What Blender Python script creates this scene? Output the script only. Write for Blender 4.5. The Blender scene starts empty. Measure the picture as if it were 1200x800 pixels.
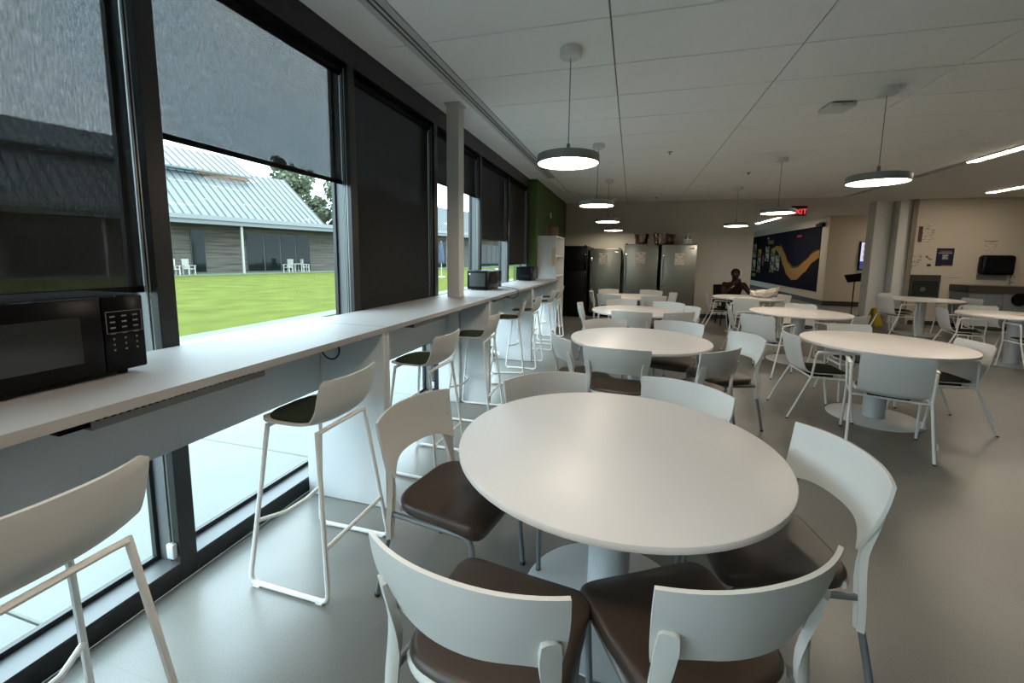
import bpy, bmesh, math, random
from mathutils import Vector, Matrix
random.seed(7)
PI = math.pi
scene = bpy.context.scene
COL = scene.collection

# ------------------------------------------------------------------ camera
YAW, PITCH, ROLL, FPX, CYPX = .2762, .1184, .0125, 490.05, 358.87
def cam_axes():
    cy, sy, cp, sp = math.cos(YAW), math.sin(YAW), math.cos(PITCH), math.sin(PITCH)
    f = Vector((-sy*cp, cy*cp, -sp)); r = Vector((cy, sy, 0)); u = r.cross(f)
    cr, sr = math.cos(ROLL), math.sin(ROLL)
    return cr*r+sr*u, -sr*r+cr*u, f
_r, _u, _f = cam_axes()
cd = bpy.data.cameras.new('camera'); cam = bpy.data.objects.new('camera', cd); COL.objects.link(cam)
m = Matrix((( _r.x, _u.x, -_f.x, 0), (_r.y, _u.y, -_f.y, 0), (_r.z, _u.z, -_f.z, 1.51), (0, 0, 0, 1)))
cam.matrix_world = m
cd.sensor_fit = 'HORIZONTAL'; cd.sensor_width = 36; cd.lens = FPX/1200*36
cd.shift_y = -(400-CYPX)/1200
cd.clip_start = .05; cd.clip_end = 400
scene.camera = cam
# ------------------------------------------------------------------ world, exposure
SKY = 6.6
w = bpy.data.worlds.new('overcast_sky'); scene.world = w; w.use_nodes = True
nt = w.node_tree; bg = nt.nodes['Background']
tc = nt.nodes.new('ShaderNodeTexCoord'); nz = nt.nodes.new('ShaderNodeTexNoise'); nz.inputs['Scale'].default_value = 3; nz.inputs['Detail'].default_value = 5
cr = nt.nodes.new('ShaderNodeValToRGB'); cr.color_ramp.elements[0].color = (.56, .80, .96, 1); cr.color_ramp.elements[1].color = (.78, .93, 1, 1)
cr.color_ramp.elements[0].position = .35; cr.color_ramp.elements[1].position = .6
nt.links.new(tc.outputs['Generated'], nz.inputs['Vector']); nt.links.new(nz.outputs['Fac'], cr.inputs['Fac']); nt.links.new(cr.outputs['Color'], bg.inputs['Color'])
bg.inputs['Strength'].default_value = SKY
PENDANT = 21.0; LINEAR = 32.0
vs = scene.view_settings
vs.view_transform = 'Standard'; vs.look = 'None'; vs.gamma = 1; vs.exposure = 0.55; vs.use_curve_mapping = False
scene.cycles.max_bounces = 10; scene.cycles.diffuse_bounces = 5; scene.cycles.transparent_max_bounces = 16
scene.cycles.caustics_reflective = False; scene.cycles.caustics_refractive = False
scene.cycles.sample_clamp_indirect = 8

# ------------------------------------------------------------------ materials
MATS = {}
def mat(name, col, rough=.5, metal=0, noise=0, nscale=20, bump=0, bscale=60, spec=.5, stretch=None, emit=None, estr=0):
    if name in MATS: return MATS[name]
    M = bpy.data.materials.new(name); M.use_nodes = True; t = M.node_tree; b = t.nodes['Principled BSDF']
    b.inputs['Base Color'].default_value = (*col, 1); b.inputs['Roughness'].default_value = rough; b.inputs['Metallic'].default_value = metal
    b.inputs['Specular IOR Level'].default_value = spec
    if noise or bump:
        c = t.nodes.new('ShaderNodeTexCoord'); mp = t.nodes.new('ShaderNodeMapping'); t.links.new(c.outputs['Object'], mp.inputs['Vector'])
        if stretch: mp.inputs['Scale'].default_value = stretch
    if noise:
        n = t.nodes.new('ShaderNodeTexNoise'); n.inputs['Scale'].default_value = nscale; n.inputs['Detail'].default_value = 4
        t.links.new(mp.outputs['Vector'], n.inputs['Vector'])
        mx = t.nodes.new('ShaderNodeMix'); mx.data_type = 'RGBA'
        mx.inputs[6].default_value = (*[max(0, c_*(1-noise)) for c_ in col], 1); mx.inputs[7].default_value = (*[min(1, c_*(1+noise)) for c_ in col], 1)
        t.links.new(n.outputs['Fac'], mx.inputs[0]); t.links.new(mx.outputs[2], b.inputs['Base Color'])
    if bump:
        n2 = t.nodes.new('ShaderNodeTexNoise'); n2.inputs['Scale'].default_value = bscale; n2.inputs['Detail'].default_value = 3
        t.links.new(mp.outputs['Vector'], n2.inputs['Vector'])
        bp = t.nodes.new('ShaderNodeBump'); bp.inputs['Strength'].default_value = bump; bp.inputs['Distance'].default_value = .002
        t.links.new(n2.outputs['Fac'], bp.inputs['Height']); t.links.new(bp.outputs['Normal'], b.inputs['Normal'])
    if emit:
        b.inputs['Emission Color'].default_value = (*emit, 1); b.inputs['Emission Strength'].default_value = estr
    MATS[name] = M
    return M
WHITE = mat('white_plastic', (.60, .585, .56), .42, bump=.05, bscale=400)
WTUBE = mat('white_powder_coat', (.76, .75, .73), .35, bump=.05, bscale=500)
GREY_TUBE = mat('grey_powder_coat', (.20, .215, .23), .35, metal=.3)
BROWN = mat('brown_vinyl', (.050, .032, .023), .40, noise=.15, nscale=14, bump=.15, bscale=500)
GREEN = mat('dark_green_fabric', (.014, .024, .008), .9, noise=.3, nscale=300, bump=.4, bscale=700)
LAM = mat('white_laminate', (.67, .635, .62), .38, noise=.02, nscale=5)
LAM_E_ = mat('laminate_edge_band', (.60, .59, .55), .4)
CTOP = mat('counter_laminate', (.34, .33, .33), .5, noise=.02, nscale=5, spec=.2)
CPANEL = mat('counter_panel_laminate', (.60, .61, .62), .45, noise=.02, nscale=4)
STEEL_BASE = mat('silver_powder_coat', (.58, .60, .61), .4, metal=.15)
BLACKF = mat('black_anodised_frame', (.012, .012, .013), .35, spec=.5)
GREYF = mat('grey_aluminium_channel', (.11, .115, .118), .45, metal=.2)
RUBBER = mat('black_rubber', (.02, .02, .02), .7)
PAINT = mat('wall_paint', (.52, .49, .43), .75, noise=.03, nscale=3, bump=.1, bscale=250)
KPAINT = mat('kitchen_wall_paint', (.50, .44, .36), .75, noise=.03, nscale=3, bump=.1, bscale=250)
GPAINT = mat('green_wall_paint', (.066, .112, .026), .7, noise=.04, nscale=3, bump=.1, bscale=250)
COLPAINT = mat('column_paint', (.62, .61, .58), .6, bump=.06, bscale=250)
TILE = mat('ceiling_tile', (.90, .90, .88), .85, noise=.03, nscale=6, bump=.25, bscale=350)
GRID = mat('ceiling_grid_metal', (.16, .16, .155), .6)  # grid metal coloured dark, standing in for the shadow lines between tiles
GYP = mat('gypsum_ceiling', (.72, .70, .66), .85, noise=.02, nscale=3)
BLACK = mat('black_gloss_plastic', (.004, .004, .005), .22, spec=.2)
BLACKM = mat('black_matte_plastic', (.004, .004, .0045), .5, spec=.1)
CHROME = mat('chrome', (.75, .75, .74), .15, metal=1)
STEEL = mat('brushed_stainless', (.26, .27, .245), .32, metal=.9, noise=.06, nscale=8, stretch=(60, 60, 1))
ALU = mat('white_aluminium', (.60, .61, .60), .45, metal=.2)
CANOPY = mat('white_lamp_canopy', (.68, .68, .66), .5)
LAMPG = mat('grey_lamp_housing', (.22, .22, .21), .45, metal=.3)
PEND = mat('pendant_diffuser', (.9, .85, .75), .5, emit=(1, .86, .68), estr=PENDANT)
LIN = mat('linear_diffuser', (.9, .88, .8), .5, emit=(1, .86, .68), estr=LINEAR)
DARKG = mat('dark_gap', (.01, .01, .01), .9)
PAPER = mat('paper', (.68, .66, .60), .8)
BASEB = mat('dark_baseboard', (.03, .028, .026), .6)

def floor_material():
    M = bpy.data.materials.new('polished_resin_floor'); M.use_nodes = True; t = M.node_tree; b = t.nodes['Principled BSDF']
    c = t.nodes.new('ShaderNodeTexCoord')
    n = t.nodes.new('ShaderNodeTexNoise'); n.inputs['Scale'].default_value = 1.3; n.inputs['Detail'].default_value = 8
    s = t.nodes.new('ShaderNodeTexNoise'); s.inputs['Scale'].default_value = 220; s.inputs['Detail'].default_value = 3
    t.links.new(c.outputs['Object'], n.inputs['Vector']); t.links.new(c.outputs['Object'], s.inputs['Vector'])
    r1 = t.nodes.new('ShaderNodeValToRGB'); r1.color_ramp.elements[0].color = (.160, .158, .146, 1); r1.color_ramp.elements[1].color = (.200, .197, .183, 1)
    r1.color_ramp.elements[0].position = .3; r1.color_ramp.elements[1].position = .7
    t.links.new(n.outputs['Fac'], r1.inputs['Fac'])
    r2 = t.nodes.new('ShaderNodeValToRGB'); r2.color_ramp.elements[0].color = (.80, .80, .80, 1); r2.color_ramp.elements[1].color = (1.12, 1.12, 1.1, 1)
    r2.color_ramp.elements[0].position = .35; r2.color_ramp.elements[1].position = .62
    t.links.new(s.outputs['Fac'], r2.inputs['Fac'])
    mx = t.nodes.new('ShaderNodeMix'); mx.data_type = 'RGBA'; mx.blend_type = 'MULTIPLY'; mx.inputs[0].default_value = .7
    t.links.new(r1.outputs['Color'], mx.inputs[6]); t.links.new(r2.outputs['Color'], mx.inputs[7])
    # faint seams of the sheet floor
    br = t.nodes.new('ShaderNodeTexBrick'); br.inputs['Scale'].default_value = 1; br.inputs['Brick Width'].default_value = .92; br.inputs['Row Height'].default_value = .92
    br.inputs['Mortar Size'].default_value = .003; br.inputs['Color1'].default_value = br.inputs['Color2'].default_value = (1, 1, 1, 1); br.inputs['Mortar'].default_value = (.93, .93, .93, 1); br.offset = 0
    t.links.new(c.outputs['Object'], br.inputs['Vector'])
    m2 = t.nodes.new('ShaderNodeMix'); m2.data_type = 'RGBA'; m2.blend_type = 'MULTIPLY'; m2.inputs[0].default_value = 1
    t.links.new(mx.outputs[2], m2.inputs[6]); t.links.new(br.outputs['Color'], m2.inputs[7]); t.links.new(m2.outputs[2], b.inputs['Base Color'])
    b.inputs['Roughness'].default_value = .30; b.inputs['Specular IOR Level'].default_value = .4
    bp = t.nodes.new('ShaderNodeBump'); bp.inputs['Strength'].default_value = .12; bp.inputs['Distance'].default_value = .002
    t.links.new(s.outputs['Fac'], bp.inputs['Height']); t.links.new(bp.outputs['Normal'], b.inputs['Normal'])
    return M
FLOOR = floor_material()
def glass_material(name, tint, gloss=.06):
    M = bpy.data.materials.new(name); M.use_nodes = True; t = M.node_tree; t.nodes.remove(t.nodes['Principled BSDF']); o = t.nodes['Material Output']
    tr = t.nodes.new('ShaderNodeBsdfTransparent'); tr.inputs['Color'].default_value = (*tint, 1)
    gl = t.nodes.new('ShaderNodeBsdfGlossy'); gl.inputs['Roughness'].default_value = .02
    lw = t.nodes.new('ShaderNodeLayerWeight'); pw = t.nodes.new('ShaderNodeMath'); pw.operation = 'POWER'; pw.inputs[1].default_value = 5
    ma = t.nodes.new('ShaderNodeMath'); ma.operation = 'MULTIPLY_ADD'; ma.inputs[1].default_value = .35; ma.inputs[2].default_value = .004
    t.links.new(lw.outputs['Facing'], pw.inputs[0]); t.links.new(pw.outputs[0], ma.inputs[0])
    mx = t.nodes.new('ShaderNodeMixShader'); t.links.new(ma.outputs[0], mx.inputs[0]); t.links.new(tr.outputs[0], mx.inputs[1]); t.links.new(gl.outputs[0], mx.inputs[2])
    t.links.new(mx.outputs[0], o.inputs['Surface']); return M
GLASS = glass_material('window_glass', (.95, .975, .97))
def blind_material(name, thru):
    M = bpy.data.materials.new(name); M.use_nodes = True; t = M.node_tree; b = t.nodes['Principled BSDF']; o = t.nodes['Material Output']
    b.inputs['Base Color'].default_value = (.012, .012, .012, 1); b.inputs['Roughness'].default_value = .9
    tr = t.nodes.new('ShaderNodeBsdfTransparent')
    c = t.nodes.new('ShaderNodeTexCoord'); mp = t.nodes.new('ShaderNodeMapping'); mp.inputs['Scale'].default_value = (1, 170, 32); t.links.new(c.outputs['Object'], mp.inputs['Vector'])
    n = t.nodes.new('ShaderNodeTexNoise'); n.inputs['Scale'].default_value = 1; n.inputs['Detail'].default_value = 6; t.links.new(mp.outputs['Vector'], n.inputs['Vector'])
    mr = t.nodes.new('ShaderNodeMapRange'); mr.inputs[1].default_value = .3; mr.inputs[2].default_value = .7; mr.inputs[3].default_value = thru*.70; mr.inputs[4].default_value = thru*1.30
    t.links.new(n.outputs['Fac'], mr.inputs[0])
    mx = t.nodes.new('ShaderNodeMixShader'); t.links.new(mr.outputs[0], mx.inputs[0]); t.links.new(b.outputs[0], mx.inputs[1]); t.links.new(tr.outputs[0], mx.inputs[2])
    t.links.new(mx.outputs[0], o.inputs['Surface']); return M
SCREEN = blind_material('screen_fabric', .17)
SCREEN_DARKENED = blind_material('darkened_screen_fabric', .03)  # same mesh, less see-through, standing in for its darkening at steep view angles
def paper_lines(name, base, ink, sx, sz, amount=.5):
    M = bpy.data.materials.new(name); M.use_nodes = True; t = M.node_tree; b = t.nodes['Principled BSDF']; b.inputs['Roughness'].default_value = .8
    c = t.nodes.new('ShaderNodeTexCoord'); mp = t.nodes.new('ShaderNodeMapping'); mp.inputs['Scale'].default_value = (sx, 1, sz); t.links.new(c.outputs['Generated'], mp.inputs['Vector'])
    n = t.nodes.new('ShaderNodeTexNoise'); n.inputs['Scale'].default_value = 1; n.inputs['Detail'].default_value = 1; t.links.new(mp.outputs['Vector'], n.inputs['Vector'])
    r = t.nodes.new('ShaderNodeValToRGB'); r.color_ramp.interpolation = 'CONSTANT'; r.color_ramp.elements[0].color = (*base, 1); r.color_ramp.elements[1].color = (*ink, 1); r.color_ramp.elements[1].position = amount
    t.links.new(n.outputs['Fac'], r.inputs['Fac']); t.links.new(r.outputs['Color'], b.inputs['Base Color']); return M

# ------------------------------------------------------------------ mesh helpers
def new(): return bmesh.new()
def box(bm, x0, x1, y0, y1, z0, z1, bev=0, seg=2, M=None):
    r = bmesh.ops.create_cube(bm, size=1); vs_ = r['verts']
    for v in vs_: v.co = Vector(((x0+x1)/2+v.co.x*(x1-x0), (y0+y1)/2+v.co.y*(y1-y0), (z0+z1)/2+v.co.z*(z1-z0)))
    if M: 
        for v in vs_: v.co = M @ v.co
    if bev:
        es = list({e for v in vs_ for e in v.link_edges})
        bmesh.ops.bevel(bm, geom=es, offset=bev, segments=seg, profile=.5, affect='EDGES')
    return bm
def fillet(pts, rad, seg=4):
    out = [Vector(pts[0])]
    for i in range(1, len(pts)-1):
        p, a, b = Vector(pts[i]), Vector(pts[i-1]), Vector(pts[i+1])
        da, db = (a-p), (b-p); r = min(rad, da.length*.45, db.length*.45)
        s, e = p+da.normalized()*r, p+db.normalized()*r
        for k in range(seg+1):
            t = k/seg; out.append(s*(1-t)**2+p*2*t*(1-t)+e*t*t)
    out.append(Vector(pts[-1])); return out
def tube(bm, pts, r, n=8, rad=0, seg=4, rb=None, closed=False, caps=True):
    """round (or elliptic: r along the side, rb along the frame normal) tube through points"""
    P = fillet(pts, rad, seg) if rad else [Vector(p) for p in pts]
    N = len(P); rings = []
    up = None
    for i in range(N):
        if closed: t = (P[(i+1) % N]-P[i-1]).normalized()
        else: t = (P[min(i+1, N-1)]-P[max(i-1, 0)]).normalized()
        if up is None:
            up = Vector((0, 0, 1)) if abs(t.z) < .9 else Vector((0, 1, 0))
        s = t.cross(up)
        if s.length < 1e-6: s = t.orthogonal()
        s.normalize(); up = s.cross(t).normalized()
        rr = r[i] if isinstance(r, (list, tuple)) else r; r2 = rb if rb else rr
        rings.append([bm.verts.new(P[i]+s*math.cos(2*PI*k/n)*rr+up*math.sin(2*PI*k/n)*r2) for k in range(n)])
    for i in range(N if closed else N-1):
        a, b = rings[i], rings[(i+1) % N]
        for k in range(n): bm.faces.new((a[k], a[(k+1) % n], b[(k+1) % n], b[k]))
    if caps and not closed:
        bm.faces.new(rings[0][::-1]); bm.faces.new(rings[-1])
    return bm
def lathe(bm, prof, n=24, c=(0, 0, 0), caps=True):
    rings = []
    for r, z in prof: rings.append([bm.verts.new((c[0]+r*math.cos(2*PI*k/n), c[1]+r*math.sin(2*PI*k/n), c[2]+z)) for k in range(n)])
    for a, b in zip(rings, rings[1:]):
        for k in range(n): bm.faces.new((a[k], a[(k+1) % n], b[(k+1) % n], b[k]))
    if caps: bm.faces.new(rings[0][::-1]); bm.faces.new(rings[-1])
    return bm
def surf(bm, rows, th):
    """grid surface with thickness th along its normals"""
    R, C = len(rows), len(rows[0]); G = [[Vector(p) for p in r] for r in rows]
    def nrm(i, j):
        a = G[min(i+1, R-1)][j]-G[max(i-1, 0)][j]; b = G[i][min(j+1, C-1)]-G[i][max(j-1, 0)]
        n_ = a.cross(b); return n_.normalized() if n_.length > 1e-9 else Vector((0, 0, 1))
    A = [[bm.verts.new(G[i][j]+nrm(i, j)*th/2) for j in range(C)] for i in range(R)]
    Bk = [[bm.verts.new(G[i][j]-nrm(i, j)*th/2) for j in range(C)] for i in range(R)]
    for i in range(R-1):
        for j in range(C-1):
            bm.faces.new((A[i][j], A[i+1][j], A[i+1][j+1], A[i][j+1])); bm.faces.new((Bk[i][j], Bk[i][j+1], Bk[i+1][j+1], Bk[i+1][j]))
    for i in range(R-1):
        bm.faces.new((A[i][0], Bk[i][0], Bk[i+1][0], A[i+1][0])); bm.faces.new((A[i][-1], A[i+1][-1], Bk[i+1][-1], Bk[i][-1]))
    for j in range(C-1):
        bm.faces.new((A[0][j], A[0][j+1], Bk[0][j+1], Bk[0][j])); bm.faces.new((A[-1][j], Bk[-1][j], Bk[-1][j+1], A[-1][j+1]))
    bmesh.ops.recalc_face_normals(bm, faces=bm.faces)
    return bm
def pad(bm, outline, z0, z1, rnd, seg=4, warp=None):
    """cushion with rounded edge over a 2D outline"""
    cx = sum(p[0] for p in outline)/len(outline); cy = sum(p[1] for p in outline)/len(outline)
    def ring(ins, z):
        o = []
        for x, y in outline:
            d = math.hypot(x-cx, y-cy); k = max(0, (d-ins)/d); X, Y = cx+(x-cx)*k, cy+(y-cy)*k
            o.append(bm.verts.new((X, Y, z+(warp(X, Y) if warp else 0))))
        return o
    rs = [ring(rnd*1.5, z0)]
    h = min(rnd, (z1-z0)/2)
    rs.append(ring(rnd*.3, z0))
    for k in range(seg+1):
        a = PI/2*k/seg; rs.append(ring(rnd*(1-math.cos(a)), z1-h+h*math.sin(a)))
    for f in (.25, .5, .75): 
        md = min(math.hypot(x-cx, y-cy) for x, y in outline); rs.append(ring(rnd+(md-rnd)*f, z1+.004*f))
    for a, b in zip(rs, rs[1:]):
        for k in range(len(a)): bm.faces.new((a[k], a[(k+1) % len(a)], b[(k+1) % len(a)], b[k]))
    bm.faces.new(rs[0][::-1]); bm.faces.new(rs[-1])
    return bm
def prism(bm, poly, fn, d0, d1):
    """extrude a 2D polygon; fn(u, v, d) -> 3D"""
    a = [bm.verts.new(fn(u, v, d0)) for u, v in poly]; b = [bm.verts.new(fn(u, v, d1)) for u, v in poly]
    n = len(poly)
    bm.faces.new(a[::-1]); bm.faces.new(b)
    for k in range(n): bm.faces.new((a[k], a[(k+1) % n], b[(k+1) % n], b[k]))
    bmesh.ops.recalc_face_normals(bm, faces=bm.faces)
    return bm
def mesh(name, bm, mt, smooth=True, ang=35):
    me = bpy.data.meshes.new(name); bm.to_mesh(me); bm.free()
    me.materials.append(mt)
    if smooth:
        for p in me.polygons: p.use_smooth = True
        me.set_sharp_from_angle(angle=math.radians(ang))
    return me
def obj(name, bm, mt, parent=None, loc=None, smooth=True, ang=35):
    me = bm if isinstance(bm, bpy.types.Mesh) else mesh(name, bm, mt, smooth, ang)
    o = bpy.data.objects.new(name, me); COL.objects.link(o)
    if parent: o.parent = parent
    if loc: o.location = loc
    return o
def tag(o, label=None, cat=None, group=None, kind=None):
    if label: o['label'] = label
    if cat: o['category'] = cat
    if group: o['group'] = group
    if kind: o['kind'] = kind
    return o
def thing(name, label, cat, loc=(0, 0, 0), rz=0, group=None):
    o = bpy.data.objects.new(name, None); COL.objects.link(o); o.empty_display_size = .1
    o.location = loc; o.rotation_euler = (0, 0, rz); return tag(o, label, cat, group)
def struct(name, bm, mt, parent=None, smooth=False):
    o = obj(name, bm, mt, parent, smooth=smooth)
    if not parent: o['kind'] = 'structure'
    return o
def copy_tree(o, parent=None):
    c = o.copy(); COL.objects.link(c); c.parent = parent
    for ch in list(o.children): copy_tree(ch, c)
    return c
def bxo(name, mt, parent, *a, **k): return obj(name, box(new(), *a, **k), mt, parent)
def rrect(w_, d_, r, n=5, cx=0, cy=0):
    o = []
    for sx, sy, a0 in ((1, 1, 0), (-1, 1, PI/2), (-1, -1, PI), (1, -1, 3*PI/2)):
        for k in range(n+1):
            a = a0+PI/2*k/n; o.append((cx+sx*(w_/2-r)+r*math.cos(a), cy+sy*(d_/2-r)+r*math.sin(a)))
    return o
def text_mesh(body, size, depth=.002):
    c = bpy.data.curves.new('lettering', 'FONT'); c.body = body; c.size = size; c.extrude = depth; c.align_x = 'CENTER'; c.align_y = 'CENTER'
    t = bpy.data.objects.new('lettering', c); COL.objects.link(t)
    bpy.context.view_layer.update()
    me = bpy.data.meshes.new_from_object(t.evaluated_get(bpy.context.evaluated_depsgraph_get()))
    bpy.data.objects.remove(t); bpy.data.curves.remove(c)
    return me

# ------------------------------------------------------------------ room shell
CZ = 2.97; XW = -1.93; YB = 11.65; XR = 10.5; YR = -7.8
bm = new(); box(bm, XW, XR, YR, 26.6, -.12, 0); struct('floor', bm, FLOOR)
# ceiling: backing plate and lay-in tiles
ceiling = struct('ceiling', box(new(), XW, 4.62, YR, YB, CZ+.012, CZ+.1), GRID)
xs = [(-1.925, -1.59), (-1.435, -.195), (-.185, 1.055), (1.065, 2.295), (2.305, 3.545), (3.555, 4.61)]
tm = {}
for k in range(-17, 14):
    y0 = max(2.81+.643*k, YR); y1 = min(2.81+.643*(k+1), YB)
    for (a, b) in xs:
        ye = y1-.011; key = (round(b-a, 3), round(ye-y0, 3))
        if key not in tm:
            t = new(); box(t, 0, b-a, 0, ye-y0, 0, .016, .003, 1); tm[key] = mesh('tile', t, TILE, smooth=False)
        o = obj('tile', tm[key], None, ceiling, (a, y0, CZ))
    if y0 > 7.7: 
        key = ('f', round(ye-y0, 3))
        if key not in tm:
            t = new(); box(t, 0, .134, 0, ye-y0, 0, .016, .003, 1); tm[key] = mesh('tile', t, TILE, smooth=False)
        obj('tile', tm[key], None, ceiling, (-1.582, y0, CZ))
struct('ceiling.001', box(new(), 4.76, XR, YR, 12.4, CZ, CZ+.1), GYP)
struct('ceiling.002', box(new(), 2.75, XR, 12.4, 26.6, CZ, CZ+.1), GYP)
struct('ceiling.003', box(new(), 2.75, 4.76, YB, 12.4, CZ, CZ+.1), GYP)
struct('trim_1', box(new(), 4.62, 4.76, YR, YB, CZ+.06, CZ+.1), DARKG)
# walls
struct('wall_back', box(new(), XW-.2, 2.86, YB, YB+.15, 0, CZ+.12), PAINT)
bm = new(); box(bm, XW-.3, -1.79, 7.93, YB, 0, CZ+.12); struct('wall_left', bm, GPAINT)
struct('wall_kitchen', box(new(), 6.36, XR, 12.3, 12.45, 0, CZ+.12), KPAINT)
struct('wall_right', box(new(), XR, XR+.15, YR, 26.6, 0, CZ+.12), KPAINT)
struct('wall_rear', box(new(), XW-.3, XR+.15, YR-.15, YR, 0, CZ+.12), GPAINT)
struct('wall_screen', box(new(), 6.25, XR, 16.4, 16.55, 0, CZ), KPAINT)
struct('wall_mural', box(new(), 6.25, 6.4, 16.55, 26.6, 0, CZ), PAINT)
bm = new(); box(bm, 2.72, 2.86, YB+.15, 20, 0, CZ); box(bm, 2.72, 2.86, 20, 25.4, 1.15, CZ); box(bm, 2.72, 2.86, 25.4, 26.6, 0, CZ); struct('wall_hall', bm, PAINT)
struct('wall_end', box(new(), 2.72, 6.4, 26.6, 26.75, 0, CZ), PAINT)
wh = struct('window_20', box(new(), 2.76, 2.82, 22.65, 22.75, 0, 1.15), BLACKF); obj('glass_pane', box(new(), 2.785, 2.795, 20, 25.4, 0, 1.15), GLASS, wh)  # unseen window added, kept low to send daylight under the mural
struct('baseboard_back', box(new(), -1.05, 2.86, YB-.012, YB, 0, .1), BASEB)
struct('baseboard_mural', box(new(), 6.238, 6.25, 16.4, 26.6, 0, .16), BASEB)
struct('baseboard_screen', box(new(), 6.25, XR, 16.388, 16.4, 0, .16), BASEB)
struct('baseboard_kitchen', box(new(), 6.5, 7.24, 12.288, 12.3, 0, .1), BASEB)
# column by the hall and pilaster of the kitchen wall
bm = new(); box(bm, 5.75, 6.1, 12.6, 12.95, .1, CZ, .004, 1); c1 = struct('column', bm, COLPAINT)
obj('base_trim', box(new(), 5.742, 6.108, 12.592, 12.958, 0, .1), BASEB, c1)
bm = new(); box(bm, 6.12, 6.36, 12.36, 12.72, 0, CZ, .004, 1); struct('pilaster', bm, COLPAINT)
struct('recess_shade_strip', box(new(), 6.34, 6.44, 12.28, 12.3, 0, CZ), mat('recess_shade_taupe', (.20, .17, .13), .7))  # strip whose taupe colour stands for shade in the recess
struct('gap_shade_strip', box(new(), 6.02, 6.2, 12.66, 12.76, 0, CZ), mat('gap_shade_tone', (.30, .28, .25), .7))  # darker strip painting the shade between column and pilaster

# ------------------------------------------------------------------ window wall
PER = 1.31; M0 = 1.365      # right edge of the mullion between the first two windows
HEAD = 2.80
mull = [M0+PER*k for k in range(-6, 6)]     # right edges of mullions
mull[-1] = 7.93
yl = YR
for i, ye in enumerate(mull):
    ya, yb = yl, ye-.075
    n = 'window_%d' % (i+1)
    fr = bm = new()
    box(bm, -2.09, XW, yb, ye, 0, HEAD, .002, 1)              # mullion
    box(bm, -2.09, XW, ya, yb, 0, .088, .002, 1)              # black base rail
    wo = struct(n, bm, BLACKF)
    obj('sill', box(new(), -2.055, XW-.004, ya, yb, .088, .094), GREYF, wo)
    bm = new(); box(bm, -2.05, -1.985, yb-.006, yb, .094, HEAD); obj('side_channel', bm, GREYF, wo)
    bm = new(); box(bm, -2.075, -2.05, ya, yb, .094, .118); box(bm, -2.075, -2.05, yb-.022, yb, .118, HEAD); box(bm, -2.075, -2.05, ya, ya+.022, .118, HEAD); obj('glazing_bead', bm, BLACKF, wo)
    obj('glass_pane', box(new(), -2.066, -2.060, ya, yb, .1, HEAD), GLASS, wo)
    yl = ye
bm = new(); box(bm, -2.09, XW+.004, YR, 7.93, HEAD, CZ+.05, .002, 1); struct('trim_4', bm, BLACKF)
bm = new(); box(bm, -2.23, -2.09, YR, 7.93, HEAD+.1, CZ+.6); struct('wall_fascia', bm, BLACKF)
# roller blinds
ORD = ['first', 'second', 'third', 'fourth', 'fifth', 'sixth']
blinds = {4: (1.34, SCREEN, 'dark grey see-through roller blind lowered just above the nearest microwave'),
          5: (2.0, SCREEN, 'half-lowered grey roller blind above the open view of the lawn'),
          6: (.60, SCREEN_DARKENED, 'black roller blind lowered below the counter, left of the white post'),
          7: (2.26, SCREEN_DARKENED, 'short black roller blind raised behind the white post'),
          8: (1.75, SCREEN_DARKENED, 'black roller blind lowered halfway above the middle microwave'),
          9: (1.37, SCREEN_DARKENED, 'black roller blind beside the green wall, above the farthest microwave'),
          3: (2.74, SCREEN_DARKENED, None), 2: (1.7, SCREEN_DARKENED, None), 1: (1.3, SCREEN_DARKENED, None), 0: (.9, SCREEN_DARKENED, None)}  # last four: unseen blinds, heights set to limit daylight from behind
blinds = {k+2: v for k, v in blinds.items()}
for i, (zb, mt, lab) in blinds.items():
    ya = mull[i-1]+.012; yb = mull[i]-.075-.009
    if lab is None: lab = 'unseen black roller blind limiting daylight at the %s window behind the camera' % {5: 'nearest', 4: 'second', 3: 'third', 2: 'farthest'}[i]
    t = thing('roller_blind', lab, 'blind', (-1.995, (ya+yb)/2, zb), group='roller blinds on the window wall')
    hw = (yb-ya)/2
    obj('fabric', box(new(), -.001, .001, -hw, hw, .02, HEAD-zb), mt, t, smooth=False)
    obj('bottom_bar', box(new(), -.006, .006, -hw, hw, 0, .028, .003, 2), BLACKM, t)
    bm = new(); tube(bm, [(0, -hw, HEAD-zb-.04), (0, hw, HEAD-zb-.04)], .03, 10); obj('roller_tube', bm, BLACKM, t)
    # bead chain on the right jamb, down to its tensioner
    chm = mat('bead_chain_steel', (.45, .46, .45), .35, metal=.7)
    bm = new()
    for dx in (.022, .040): tube(bm, [(dx, hw-.002, HEAD-zb-.03), (dx, hw-.002, .15-zb)], .0022, 5)
    ch = obj('bead_chain', bm, chm, t)
    bm = new(); box(bm, .010, .052, hw-.014, hw+.008, .12-zb, .19-zb, .005, 2); obj('chain_tensioner', bm, ALU, ch)

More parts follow.
